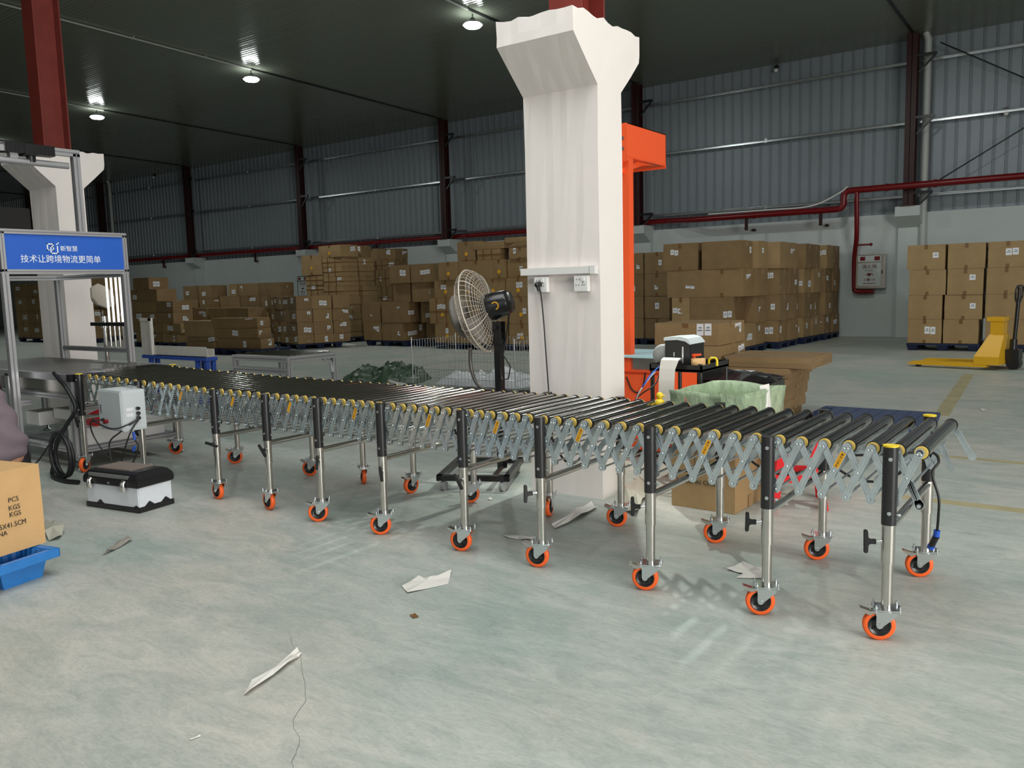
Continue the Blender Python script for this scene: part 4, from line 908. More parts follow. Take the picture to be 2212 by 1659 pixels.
# sign box
sf = MB()
zs0, zs1 = 1.645, 1.985; y0, y1 = 3.225, 4.30
for p, q in (((GX, y0-.02, zs0), (GX, y1+.02, zs0)), ((GX, y0-.02, zs1), (GX, y1+.02, zs1)), ((GX, y0, zs0), (GX, y0, zs1)), ((GX, y1, zs0), (GX, y1, zs1)), ((GX-.4, y1, zs1), (GX, y1, zs1)), ((GX-.4, y0, zs1), (GX, y0, zs1)), ((GX-.4, y0, zs1), (GX-.4, y1, zs1))):
    profile(sf, T0(*p), T0(*q), .04)
mk(st, sf, 'sign_frame', ALU)
sg = mk(st, MB().box(T0(GX-.005, y0+.02, zs0+.02), T0(GX+.006, y1-.02, zs1-.02)), 'sign_panel', M_sign)
yc = (y0+y1)/2; xs = GX+.0075
def sy(px_, py_): p = PX(px_, py_, xs); return T0(p.x, p.y, p.z)
text('技术让跨境物流更简单', .073, M_white_e, sg, sy(134.5, 561), (0, 1, 0), (0, 0, 1), ext=.0008, bold=.0012, stretch=.96)
text('新智慧', .052, M_white_e, sg, sy(149, 538), (0, 1, 0), (0, 0, 1), ext=.0008, bold=.001)
lg = MB(); c = Vector(sy(114, 537)); u = .0082
def px_rect(a, b, c2, d):  # on a grid with the origin at the logo centre
    lg.box((c.x-.0005, c.y+a*u, c.z+b*u), (c.x+.0008, c.y+c2*u, c.z+d*u))
for r in ((-6, 4.2, 1.4, 5.4), (-6, -2.2, -4.8, 5.4), (-6, -2.2, -3.6, -1.0), (.2, 1.0, 1.4, 5.4), (-2.6, 1.6, 1.4, 2.8), (-2.6, -5.6, -1.4, 2.8), (-2.6, -5.6, 5.6, -4.4), (4.4, -5.6, 5.6, 2.8), (.2, -2.2, 1.4, .6), (-.6, -2.2, 1.4, -1.0), (4.0, 4.0, 5.4, 5.4), (5.6, 5.4, 6.8, 6.6)): px_rect(*r)
mk(sg, lg, 'sign_emblem', M_white_e)
# upper post, arm, light bar, camera
py_ = 3.93; ux = GX-.045
mk(st, profile(MB(), T0(ux, py_, zs1+.02), T0(ux, py_, 2.70), .06), 'gantry_post', ALU)
mk(st, profile(MB(), T0(ux, 2.6, 2.70), T0(ux, py_+.03, 2.70), .06), 'camera_arm', ALU)
mk(st, MB().cyl(T0(GX+.12, 2.6, 2.56), T0(GX+.12, 3.78, 2.56), .028, 16).box(T0(GX+.08, 3.3, 2.56), T0(GX+.14, 3.36, 2.70)), 'light_bar', M_alu)
cm = MB(); p = PX(60, 323, GX+.12)
cm.cbox(T0(p.x, p.y, p.z), (.10, .40, .085)).cbox(T0(p.x, p.y+.0, p.z-.01), (.12, .10, .09)).cyl(T0(p.x, p.y+.02, p.z-.02), T0(p.x, p.y+.02, p.z-.105), .036, 18)
for k in range(12): cm.cbox(T0(p.x, p.y-.19+.034*k, p.z), (.112, .006, .078))
mk(st, cm, 'overhead_camera', M_black)
mk(st, MB().cbox(T0(p.x, p.y-.26, p.z-.01), (.06, .12, .05)), 'camera_bracket', M_alu)
# vertical light tubes on the right
for k, px_ in enumerate((262, 253, 243, 233)):
    a = PY(px_-8+k*.5, 606, 4.31-.02); b = PY(px_+6, 697, 4.31-.02)
    xx = PY(px_, 650, 4.30).x
    o = mk(st, MB().cyl(T0(xx, 4.30, 1.17), T0(xx, 4.30, 1.60), .0105, 14), 'light_tube', M_tube)
    mk(o, MB().cyl(T0(xx, 4.30, .93), T0(xx, 4.30, 1.13), .013, 14), 'tube_mount', M_chrome)
mk(st, MB().box(T0(-8.3, 4.28, 1.13), T0(-7.68, 4.32, 1.165)), 'tube_bar', M_blackm)
# monitor
mo = mk(st, MB().cbox(T0(-7.95, 3.32, 2.12), (.05, .62, .20), 0), 'monitor', M_blackm, bevel=.006)
mk(st, MB().cbox(T0(-7.95, 3.32, 2.0), (.03, .06, .12)), 'monitor_stand', M_alu)
# cables of the station
for pts, r, mm in (([(-7.05, 3.30, .80), (-6.95, 3.29, .75), (-6.84, 3.28, .70), (-6.74, 3.29, .58), (-6.72, 3.28, .50), (-6.78, 3.24, .40), (-6.84, 3.18, .25), (-6.80, 3.12, .10), (-6.70, 3.06, .025), (-6.45, 3.03, .02), (-6.3, 3.06, .02)], .016, M_rubber),
                   ([(-6.95, 3.3, .36), (-6.98, 3.2, .25), (-7.1, 3.15, .1), (-7.2, 3.1, .01)], .006, M_rubber),
                   ([(-7.9, 3.28, .17), (-7.8, 3.2, .1), (-7.6, 3.12, .02), (-7.2, 3.1, .008), (-6.9, 3.0, .008)], .008, M_white)):
    mk(st, MB().tube([T0(*v) for v in smooth_path(pts, 6)], r, 10), 'cable', mm)
lp = [Vector((-6.55+.17*cos(t)*.9, 3.06, .20+.17*sin(t))) for t in [2*pi*i/28 for i in range(28)]]
mk(st, MB().tube([T0(*v) for v in lp], .016, 10, closed=True), 'cable_coil', M_rubber)
lp = [Vector((-6.54+.155*cos(t)*.9, 3.085, .19+.155*sin(t))) for t in [2*pi*i/28 for i in range(28)]]
mk(st, MB().tube([T0(*v) for v in lp], .014, 10, closed=True), 'cable_coil', M_rubber)
# scanner horn on its post
hx = PY(219, 640, 4.45).x; hp = PY(219, 640, 4.45)
ho = thing('scanner_horn', 'beige angular antenna horn on a slim steel post beside the light tubes', 'antenna', (hx, 4.45, 0))
MB().cyl((.02, 0, 0), (.02, 0, 1.18), .022, 14).cyl((.02, 0, 1.10), (.02, 0, 1.22), .036, 14).cyl((.02, 0, 0), (.02, 0, .012), .12, 20).build('post', M_chrome, ho)
nrm = (_R*.84+Vector((0, 0, .42))-_F*.30).normalized(); a_ = nrm.orthogonal().normalized(); b_ = nrm.cross(a_); M_ = Matrix((a_, b_, nrm)).transposed().to_4x4(); M_.translation = Vector((.02, 0, hp.z+.0))
MB().lathe([(0, -.10), (.055, -.10), (.135, -.015), (.14, 0), (.14, .012), (.0, .022)], (0, 0, 0), 'Z', 8, 0, M_, smooth=False).build('horn', mat('beige_plastic', s2l(200, 192, 178), .5), ho)
MB().tube([(-.06, .02, hp.z+.06), (-.11, .01, hp.z), (-.10, 0, hp.z-.08), (-.04, 0, hp.z-.12), (-.0, 0, hp.z-.3), (-.005, 0, .02)], .006, 8).build('cable', M_rubber, ho)
# ---------------- steel chute on a blue stand
cp = FL(445, 765, .66); CH = Vector((cp.x, cp.y, 0))
ch = thing('steel_chute', 'polished steel chute with tall back plate resting on the blue stand', 'chute', (CH.x, CH.y, .62), 0)
q1 = PY(330, 775, CH.y-.05); L_ = CH.x-PY(332, 765, CH.y).x
MB().box((-L_, -.0, 0), (0, .006, .13)).box((-L_, 0, 0), (0, .12, .006)).box((-L_, .12, 0), (0, .126, .10)).prism([(0, 0), (.03, 0), (.03, .1), (0, .13)], 0, .006, 'XZ').build('tray', M_chute, ch)
wB = .26
MB().box((-L_-wB, -.01, -.0), (-L_, .02, .50)).box((-L_-.05, -.022, 0), (-L_, -.008, .50)).box((-L_-wB, -.022, .46), (-L_, -.008, .50)).build('back_plate', M_chute, ch)
bs = thing('blue_stand', 'blue painted steel stand under the polished chute', 'stand', (CH.x, CH.y, 0))
for x in (-.02, -.22, -L_-.1):
    for y in (.02, .11): MB().box((x-.025, y-.025, 0), (x+.025, y+.025, .57)).build('leg', M_bluepaint, bs)
MB().box((-L_-wB, -.02, .57), (.02, .15, .615)).build('frame', M_bluepaint, bs)
# ---------------- small roller table
r0 = FL(622, 771, .72); wX = r0.x-PY(508, 771, r0.y).x; e = PX(720, 762, r0.x); dY = e.y-r0.y
rt = thing('roller_table', 'small aluminium table with dark rollers standing behind the conveyor', 'roller table', (r0.x, r0.y, 0))
for (x, y) in ((0, 0), (-wX, 0), (0, dY), (-wX, dY)):
    l = profile(MB(), (x, y, .03), (x, y, .72), .055).build('leg', ALU, rt); MB().cyl((x, y, 0), (x, y, .03), .025, 12).build('foot', M_black, l)
for p, q in (((-wX, 0, .69), (0, 0, .69)), ((0, 0, .69), (0, dY, .69)), ((-wX, dY, .69), (0, dY, .69)), ((-wX, 0, .69), (-wX, dY, .69)), ((-wX, 0, .56), (0, 0, .56))):
    profile(MB(), p, q, .06).build('top_rail', ALU, rt)
n_ = int(dY/.085)
for k in range(n_+1):
    y = .04+(dY-.08)*k/n_; MB().cyl((-wX+.03, y, .715), (-.03, y, .715), .022, 14).build('roller', M_roller, rt)
MB().tube([(0, dY-.16, .66), (0, dY-.05, .62), (0, dY-.03, .5)], .018, 8).build('corner_brace', M_alu, rt)
# ---------------- pedestal fan
fb = [FL(950, 1036, .075), FL(1095, 1038, .075)]
fo = PY(1082, 900, 4.82); F0 = Vector((fo.x, 4.82, 0)); d1 = (fb[1]-fb[0]).normalized(); ang = atan2(d1.y, d1.x)
fan = thing('pedestal_fan', 'dusty pedestal fan with black motor on a wheeled square base', 'fan', F0)
R2 = Matrix.Rotation(ang, 4, 'Z'); bc = Vector(((fb[0]+fb[1])/2-F0)); bc.z = 0
W2 = (fb[1]-fb[0]).length/2; D2 = .60
def bp(u, v, z): return tuple(R2 @ Vector((u, v, z)) + bc)
MBf = MB()
for (a, b) in (((-W2, 0), (W2, 0)), ((W2, 0), (W2, D2)), ((W2, D2), (-W2, D2)), ((-W2, D2), (-W2, 0))):
    p = Vector(bp(a[0], a[1], .09)); q = Vector(bp(b[0], b[1], .09)); d = (q-p).normalized(); s = Vector((-d.y, d.x, 0))
    MBf.add([p-s*.02-d*.02+Vector((0, 0, -.02)), q-s*.02+d*.02+Vector((0, 0, -.02)), q+s*.02+d*.02+Vector((0, 0, -.02)), p+s*.02-d*.02+Vector((0, 0, -.02)), p-s*.02-d*.02+Vector((0, 0, .02)), q-s*.02+d*.02+Vector((0, 0, .02)), q+s*.02+d*.02+Vector((0, 0, .02)), p+s*.02-d*.02+Vector((0, 0, .02))], [(0, 3, 2, 1), (4, 5, 6, 7), (0, 1, 5, 4), (1, 2, 6, 5), (2, 3, 7, 6), (3, 0, 4, 7)])
cr = R2.inverted() @ (-bc)
p = Vector(bp(cr.x, 0, .09)); q = Vector(bp(cr.x, D2, .09)); MBf.cyl(p, q, .018, 8)
MBf.build('base_frame', M_blackm, fan)
for (u, v) in ((-W2+.03, 0), (W2-.03, 0), (W2-.03, D2), (-W2+.03, D2)):
    c = Vector(bp(u, v, .033)); MB().cyl(c-Vector((.012, 0, 0)), c+Vector((.012, 0, 0)), .033, 18).cyl(c+Vector((0, 0, .0)), c+Vector((0, 0, .045)), .008, 8).build('castor', M_clearp, fan)
hc = PY(1033, 672, 4.80)-F0
MB().box((-.026, -.026, .08), (.026, .026, 1.08)).build('column', M_blackm, fan)
ph = PY(1075, 705, 4.82)-F0
MB().box((-.04, -.03, 1.0), (.04, -.022, 1.16)).box((-.04, .022, 1.0), (.04, .03, 1.16)).box((-.045, -.034, 1.0), (.045, .034, 1.03)).cyl((0, -.045, 1.12), (0, .045, 1.12), .016, 14).build('tilt_bracket', M_blackm, fan)
n_ax = (_F*cos(radians(70)) + (-_R*.965-_U*.262)*sin(radians(70))).normalized()
a_ = n_ax.orthogonal().normalized(); b_ = n_ax.cross(a_); MF = Matrix((a_, b_, n_ax)).transposed().to_4x4(); MF.translation = hc
cg = MB(); RR_ = .31
rs = [RR_*k/13 for k in range(3, 14)]
def zfr(r): return .10*sqrt(max(0, 1-(r/RR_)**2.6))
for sgn in (1, -1):
    for r in rs:
        cg.tube([MF @ Vector((r*cos(t), r*sin(t), sgn*zfr(r))) for t in [2*pi*i/48 for i in range(48)]], .0018, 4, closed=True)
    for k in range(44):
        t = 2*pi*k/44; cg.tube([MF @ Vector((r*cos(t), r*sin(t), sgn*zfr(r))) for r in (.07, .14, .20, .25, .285, .302, .31)], .0016, 4)
    for k in range(5):
        t = 2*pi*k/5+.3; cg.tube([MF @ Vector((r*cos(t), r*sin(t), sgn*(zfr(r)+.003))) for r in (.05, .14, .20, .25, .285, .302, .312)], .004, 6)
cg.tube([MF @ Vector((RR_*cos(t), RR_*sin(t), 0)) for t in [2*pi*i/48 for i in range(48)]], .006, 6, closed=True)
cg.build('grille', M_fangrille, fan)
bl = MB()
for k in range(3):
    t0 = 2*pi*k/3
    vs = []; 
    for i in range(7):
        r = .05+.22*i/6
        for j in range(6):
            t = t0+(-.45+.9*j/5)*(1.1 if i > 2 else .7); z = (-.035+.07*j/5)*(.8)
            vs.append(MF @ Vector((r*cos(t), r*sin(t), z)))
    bl.add(vs+[v+n_ax*.003 for v in vs], [(i*6+j, i*6+j+1, (i+1)*6+j+1, (i+1)*6+j) for i in range(6) for j in range(5)]+[(42+i*6+j, 42+(i+1)*6+j, 42+(i+1)*6+j+1, 42+i*6+j+1) for i in range(6) for j in range(5)], 0, True)
bl.build('blades', M_dust, fan)
MB().lathe([(0, .10), (.10, .105), (.155, .13), (.165, .15), (.15, .165), (0, .17)], seg=28, M=MF).build('front_plate', M_dust, fan)
MB().lathe([(0, -.05), (.095, -.05), (.10, -.075), (.10, -.14), (.088, -.24), (.075, -.265), (0, -.27)], seg=32, M=MF).build('motor', M_blackm, fan)
yd = MF @ Vector((0, 0, -.15)); v1 = (yd+Vector((0, 0, EYE))*0)
cd = (Vector((0, 0, EYE))-(F0+yd)); cd = (cd-n_ax*cd.dot(n_ax)).normalized(); up_ = n_ax.cross(cd)
ym = MB()
for k in range(12):
    t = radians(60+200*k/11); t2 = radians(60+200*(k+1)/11)
    for tt in (t,):
        c = yd + cd*.099 - n_ax*.02 + (up_*sin(tt)-n_ax*cos(tt)*-1)*.026; ym.sphere(c, .0055, 8)
ym.build('yellow_mark', M_yink, fan)
MB().tube([tuple(yd-n_ax*.10+Vector((0, 0, -.08))), tuple(yd-n_ax*.08+Vector((0, 0, -.2))), (.06, -.03, .92), (.12, -.03, .84), (.10, -.03, .75), (.04, -.03, .74), (.03, -.03, .82)], .005, 8).build('cable', M_rubber, fan)
MB().tube([tuple(p) for p in smooth_path([tuple(PY(1016, 752, 4.86)-F0), tuple(PY(1017, 790, 4.86)-F0), tuple(PY(1028, 825, 4.86)-F0), tuple(PY(1050, 842, 4.86)-F0), (0, .02, .64)], 8)], .014, 12).build('curved_handle', M_bronze, fan)
# ---------------- wire mesh container
ca = FL(893, 846); cage = thing('wire_cage', 'folding galvanised wire mesh container with crumpled film behind the fan', 'wire cage', (ca.x, ca.y, 0))
WX = PX(1140, 780, ca.x).y
cb_ = PY(1140, 840, ca.y+.0); W_ = 1.75; Dp = .95; Hc = .72
def mesh_panel(p, q, z0, z1, nv, nh):
    mb = MB(); p = Vector(p); q = Vector(q)
    for i in range(nv+1):
        c = p.lerp(q, i/nv); mb.tube([(c.x, c.y, z0), (c.x, c.y, z1)], .0032, 4)
    for z in [z0+(z1-z0)*k/nh for k in range(nh+1)]: mb.tube([(p.x, p.y, z), (q.x, q.y, z)], .0032, 4)
    for k in range(4): mb.tube([(p.x, p.y, z1+.0), (p.x, p.y, z0)], .006, 6)
    return mb
mesh_panel((0, 0), (W_, 0), .10, Hc*.45, 30, 2).build('front_panel', M_zincb, cage)
mesh_panel((0, Dp), (W_, Dp), .10, Hc, 30, 5).build('back_panel', M_zincb, cage)
mesh_panel((0, 0), (0, Dp), .10, Hc, 17, 5).build('side_panel', M_zincb, cage)
mesh_panel((W_, 0), (W_, Dp), .10, Hc, 17, 5).build('side_panel', M_zincb, cage)
bm_ = MB()
for i in range(26): x = W_*i/25; bm_.tube([(x, 0, .10), (x, Dp, .10)], .003, 4)
for (x, y) in ((.04, .04), (W_-.04, .04), (.04, Dp-.04), (W_-.04, Dp-.04)): bm_.box((x-.03, y-.03, 0), (x+.03, y+.03, .10))
bm_.build('cage_floor', M_zincb, cage)
for (x, y) in ((0, 0), (W_, 0), (0, Dp)): MB().tube([(x, y, .05), (x, y, Hc+.04)], .009, 8).build('corner_post', M_zincb, cage)
def crumple(w, d, h, seed, nx=22, ny=16, edge=.5):
    rnd = random.Random(seed); from mathutils import noise
    vs = []
    for j in range(ny+1):
        for i in range(nx+1):
            x = (i/nx-.5)*w; y = (j/ny-.5)*d; e = max(0, 1-(2*abs(i/nx-.5))**2.5)*max(0, 1-(2*abs(j/ny-.5))**2.5)
            n1 = noise.noise(Vector((x*4+seed, y*4, seed))); n2 = abs(noise.noise(Vector((x*11, y*11+seed, 3)))); n3 = noise.noise(Vector((x*2.2, y*2.2+seed, 9)))
            z = h*(e**edge)*(.45+.5*n3+.28*n1+.45*n2)+.012
            ang_ = 1+.16*noise.noise(Vector((x*3, y*3, seed+5)))
            vs.append((x*ang_, y*ang_, max(.004, z) if e > .02 else .004))
    f = [(j*(nx+1)+i, j*(nx+1)+i+1, (j+1)*(nx+1)+i+1, (j+1)*(nx+1)+i) for j in range(ny) for i in range(nx)]
    m = MB(); m.add(vs, f, 0, False); 
    bnd = list(range(nx+1))+[(k+1)*(nx+1)+nx for k in range(ny)]+[ny*(nx+1)+i for i in range(nx-1, -1, -1)]+[k*(nx+1) for k in range(ny-1, 0, -1)]
    m.f.append(list(reversed(bnd))); m.mi.append(0); m.sm.append(False)
    return m
o = crumple(1.35, .75, .26, 3).build('crumpled_film', M_film); o.location = (ca.x+W_*.58, ca.y+Dp*.5, .105); tag(o, 'heap of crumpled white plastic film lying inside the wire container', 'plastic film')
gt = FL(822, 826); o = crumple(1.25, .85, .40, 11, 30, 22).build('tarpaulin', M_tarp); o.location = (gt.x, gt.y+.15, 0); o.rotation_euler = (0, 0, .5); tag(o, 'crumpled dark green tarpaulin lying on the floor left of the wire container', 'tarpaulin')
gp = FL(880, 834); o = MB().tube([tuple(v) for v in smooth_path([(-.5, .1, .05), (-.2, -.05, .03), (.05, -.08, .02), (.15, -.2, .012), (.1, -.4, .012)], 5)], .035, 6).build('white_strap', M_paper); o.location = gp; tag(o, 'pale strip of film trailing from the green tarpaulin', 'strip')
# floor litter
def sheet(pts, label, name='paper_scrap', mm=None, lift=.02, fold=None):
    pts = [Vector(p) for p in pts]; c = sum(pts, Vector())/len(pts); rnd = random.Random(len(label)); mb = MB(); n = len(pts)
    vs = [(p.x-c.x, p.y-c.y, .003+lift*rnd.random()) for p in pts]+[(0, 0, lift*.8)]
    m_ = [((Vector(vs[i])+Vector(vs[(i+1) % n]))/2) for i in range(n)]
    vs += [(v.x, v.y, .003+lift*.5*rnd.random()) for v in m_]
    up = []
    for i in range(n): up += [(n, i, n+1+i), (n, n+1+i, (i+1) % n)]
    k = len(vs); vs2 = [(x, y, max(.0005, z-.0015)) for x, y, z in vs]
    mb.add(vs+vs2, up+[(c2+k, b+k, a+k) for a, b, c2 in up]+[q for i in range(n) for q in ((i, i+k, n+1+i+k, n+1+i), (n+1+i, n+1+i+k, (i+1) % n+k, (i+1) % n))])
    o = mb.build(name, mm or M_paper); o.location = (c.x, c.y, 0); return tag(o, label, 'scrap', 'litter on the floor')
sheet([FL(*q) for q in ((868, 1268), (880, 1283), (968, 1262), (975, 1236), (930, 1250), (905, 1249))], 'large folded white paper sheet on the floor in front of the middle legs', lift=.012)
sheet([FL(*q) for q in ((526, 1503), (536, 1503), (640, 1428), (652, 1414), (643, 1410), (545, 1475))], 'long folded white paper strip on the floor nearest the photographer', lift=.022)
sheet([FL(*q) for q in ((1569, 1231), (1605, 1217), (1657, 1233), (1650, 1252), (1590, 1249), (1610, 1243))], 'folded pale paper on the floor behind the second post from the right', lift=.01)
sheet([FL(*q) for q in ((1192, 1138), (1198, 1145), (1255, 1122), (1290, 1100), (1278, 1090), (1245, 1105))], 'twisted white film strip on the floor in front of the pillar base', lift=.04)
sheet([FL(*q) for q in ((1087, 1159), (1098, 1163), (1140, 1168), (1158, 1163), (1130, 1158))], 'small rolled paper strip beside the fifth castor from the right', lift=.012)
sheet([FL(*q) for q in ((1345, 1060), (1332, 1095), (1372, 1118), (1388, 1085), (1420, 1060), (1380, 1040))], 'crumpled translucent film on the floor right of the pillar base', mm=mat('grey_film', s2l(176, 174, 160), .35), lift=.05)
sheet([FL(*q) for q in ((98, 1130), (120, 1128), (140, 1150), (128, 1166), (106, 1170), (98, 1160))], 'crumpled translucent bag beside the big carton at the left edge', name='plastic_bag', mm=mat('grey_film', s2l(176, 174, 160), .35), lift=.05)
sheet([FL(*q) for q in ((220, 1201), (232, 1198), (262, 1182), (288, 1168), (276, 1166), (258, 1176))], 'twisted clear film scrap on the floor below the toolbox', mm=mat('dull_film', s2l(140, 134, 126), .3), lift=.03)
sheet([FL(*q) for q in ((885, 1331), (893, 1337), (905, 1334), (897, 1328))], 'small brown scrap below the large folded sheet', mm=M_taped, lift=.006)
sheet([FL(*q) for q in ((411, 1598), (412, 1600), (434, 1592), (432, 1591))], 'tiny white paper sliver at the lower left', lift=.004)
sheet([FL(*q) for q in ((1053, 1079), (1060, 1082), (1065, 1078), (1058, 1075))], 'tiny white flake left of the fan base', lift=.006)
sheet([FL(*q) for q in ((2116, 884), (2124, 888), (2130, 886), (2120, 883))], 'white scrap on the open floor at the right', lift=.006)
sheet([FL(*q) for q in ((735, 748), (745, 750), (765, 749), (770, 745), (750, 744))], 'white paper scraps at the foot of the tall strapped stack', lift=.02)
# ---------------- sockets on the pillar
tk = MB(); a = PY(1140, 585, 4.66); b = PY(1292, 575, 4.66)
tko = thing('cable_duct', 'white cable duct with two sockets across the face of the middle pillar', 'cable duct', (-2.94, 4.66, 1.50))
MB().box((-.31, -.042, -.02), (.262, -.003, .025)).box((.262-.03, -.046, -.024), (.268, -.003, .028)).build('duct', M_white, tko)
for sx, lab in ((PY(1166, 605, 4.62).x+2.94, 1), (PY(1253, 603, 4.62).x+2.94, 2)):
    z = -.085
    s_ = MB().box((sx-.048, -.040, z-.05), (sx+.055, -.003, z+.05)).build('socket', M_white, tko, bevel=.003)
    hl = MB()
    for (dx, dz) in ((-.025, .028), (-.006, .028), (-.030, -.008), (-.010, -.008), (.015, -.008), (.030, -.008), (.022, .008)): hl.box((sx+dx-.002, -.0412, z+dz-.004), (sx+dx+.002, -.0396, z+dz+.004))
    hl.build('socket_hole', M_ink, s_)
    MB().box((sx+.012, -.046, z+.018), (sx+.032, -.0405, z+.042)).build('switch', M_white, s_)
z0_ = 1.415
co_ = MB().tube([tuple(v) for v in smooth_path([(0, 0, 0), (.008, .02, -.06), (.02, .03, -.25), (.035, .03, -.5), (.05, .03, -.75), (.06, .028, -.95), (.075, -.02, -1.2), (.07, -.05, -1.38), (.14, -.1, -1.408)], 6)], .0048, 8)
cpk = thing('plug_cord', 'black power cord plugged into the left socket and hanging down the pillar', 'power cord', (PY(1162, 612, 4.60).x, 4.60, z0_))
co_.build('cord', M_rubber, cpk)
MB().cyl((0, .02, .005), (0, -.012, .0), .019, 16).sphere((0, -.012, 0), .018, 12).cyl((0, -.012, -.005), (.006, 0, -.04), .009, 10).build('plug', M_black, cpk)
# ---------------- orange measuring machine
oy = 6.0; ox = PY(1359, 500, 6.0).x+.012
om = thing('measuring_machine', 'bright orange weighing and measuring machine with tall post and overhanging head', 'measuring machine', (ox, oy, 0))
MB().box((-.075, -.02, .60), (0, .055, 2.50)).box((-.002, .005, .62), (.001, .03, 2.25)).build('post', M_mach, om)
MB().prism([(-.10, .64), (.03, .64), (.01, .58), (-.08, .58)], -.04, .07, 'XZ').build('post_foot', M_black, om)
ya = PX(1437, 287, ox+.0).y-oy
hd = MB(); zt_, zb_ = PX(1359, 267, ox).z, PX(1437, 358, ox).z
zt_ = PX(1359, 267, ox).z; 
zlow = PX(1359, 338, ox).z; zlip = PX(1437, 354, ox).z
x0_ = -.62
hd.box((-.002, -.05, zlow), (.006, ya, zt_)).box((x0_, -.056, zlow-.04), (.006, -.05, zt_)).box((x0_, ya-.006, zlow-.03), (.006, ya, zt_)).box((x0_, -.05, zlow), (x0_+.006, ya, zt_)).box((x0_, -.05, zt_-.006), (.006, ya, zt_))
hd.box((-.10, -.05, zlow-.01), (.004, ya, zlow)).box((x0_, ya-.09, zlow-.01), (-.1, ya, zlow)).box((x0_, -.05, zlow-.03), (.0, -.02, zlow))
hd.prism([(-.05, zlow-.13), (.30, zlow-.035), (ya-.02, zlow), (ya-.02, zlow+.01), (.25, zlow), (-.05, zlow-.10)], -.06, -.045, 'YZ')
hd.build('head', M_mach, om)
for z in (zlow+.14, zlow+.06): MB().cyl((-.03, -.062, z), (-.03, -.055, z), .012, 12).build('bolt', M_zincb, om)
hl = MB().cyl((-.12, .02, zlow-.06), (-.12, .02, zlow-.02), .03, 16).build('lamp', M_lamp, om)
l = bpy.data.lights.new('head_lamp', 'SPOT'); l.energy = 150; l.spot_size = radians(58); l.spot_blend = .12; l.shadow_soft_size = .03; l.color = (.90, 1, .90)
lo = bpy.data.objects.new('head_lamp_light', l); C.objects.link(lo); lo.location = (ox-.12, oy-.08, zlow-.09); lo.rotation_euler = (Vector((-2.7, 4.6, 0))-Vector(lo.location)).to_track_quat('-Z', 'Y').to_euler()
cxr = PY(1430, 850, oy).x-ox; ctz = PY(1400, 800, oy).z; ptz = PY(1400, 767, oy).z
MB().box((-.62, -.05, .07), (cxr, .70, ctz-.02)).box((-.62, -.06, ctz-.02), (cxr+.02, .72, ctz)).build('cabinet', M_mach, om, bevel=.01)
MB().tube([tuple(v) for v in smooth_path([(-.02, -.056, .66), (.03, -.056, .56), (.09, -.056, .54), (.13, -.056, .60), (.15, -.056, .70)], 5)], .006, 6).build('cable', M_rubber, om)
MB().box((-.4, .0, ctz), (cxr-.04, .5, ptz-.026)).build('steel_block', M_steel, om)
MB().box((-.5, -.04, ptz-.024), (cxr+.0, .55, ptz)).build('platform', mat('pale_blue_top', s2l(196, 232, 240), .4), om, bevel=.003)
for (x, y) in ((-.55, .02), (.15, .02), (-.55, .62), (.15, .62)): MB().cyl((x, y, 0), (x, y, .07), .03, 12).build('foot', M_black, om)
# ---------------- black trolley with printer
TX0 = PY(1399, 790, 5.35).x; TX1 = PY(1512, 785, 5.35).x; TY0 = 5.38; TY1 = 5.88; TH = PY(1430, 788, 5.35).z
TW = TX1-TX0
tr_ = thing('black_trolley', 'small black steel trolley carrying the label printer beside the orange machine', 'trolley', (TX0, TY0, 0))
MB().box((0, 0, TH-.045), (TW, .5, TH-.03)).box((0, 0, TH-.05), (TW, .012, TH)).box((0, .488, TH-.05), (TW, .5, TH)).box((0, 0, TH-.05), (.012, .5, TH)).box((TW-.012, 0, TH-.05), (TW, .5, TH)).build('top_tray', M_blackm, tr_)
MB().box((0, 0, .22), (TW, .5, .24)).build('lower_shelf', M_blackm, tr_)
for (x, y) in ((.015, .015), (TW-.015, .015), (.015, .485), (TW-.015, .485)):
    MB().cyl((x, y, .06), (x, y, TH+.01), .015, 12).build('leg', M_blackm, tr_); MB().cyl((x-.01, y, .03), (x+.01, y, .03), .03, 16).build('castor', M_black, tr_)
pr = thing('label_printer', 'black label printer with a silver curved lid on the trolley', 'printer', (PY(1432, 790, 5.43).x, TY0+.08, TH-.028))
MB().prism([(0, 0), (.20, 0), (.20, .17), (.175, .195), (.12, .205), (.0, .20)], 0, .24, 'XZ').build('body', M_black, pr, bevel=.006)
MB().prism([(-.004, .192), (.10, .198), (.16, .188), (.196, .165), (.206, .170), (.175, .208), (.12, .222), (-.004, .214)], -.006, .246, 'XZ').build('lid', M_grey, pr)
MB().box((.135, -.004, .0), (.147, .0, .15)).box((.07, -.003, .08), (.078, .0, .11)).build('trim_line', M_zincb, pr)
MB().lathe([(0, -.07), (.07, -.07), (.075, -.05), (.075, .05), (.07, .07), (0, .07)], (-.05, .12, .085), 'Y', 24).build('roll_cover', M_clearp, pr)
px0, px1 = PY(1430, 790, 5.30).x, PY(1464, 790, 5.30).x
vs = []; prf = [(5.36, TH+.035), (5.33, TH+.055), (5.30, TH+.04), (5.285, TH-.02), (5.28, TH-.10), (5.283, TH-.2), (5.28, TH-.3)]
for k, (y, z) in enumerate(prf):
    for (x, e) in ((px0-.004*k, 0), (px1-.004*k+.015*(1 if k < 3 else 0), 0)): vs.append((x-px0, y-5.3, z-TH))
n = len(prf); m = MB(); vs2 = [(x, y+.0012, z-.0004) for x, y, z in vs]
m.add(vs+vs2, [(2*i, 2*i+1, 2*i+3, 2*i+2) for i in range(n-1)]+[(2*n+2*i, 2*n+2*i+2, 2*n+2*i+3, 2*n+2*i+1) for i in range(n-1)])
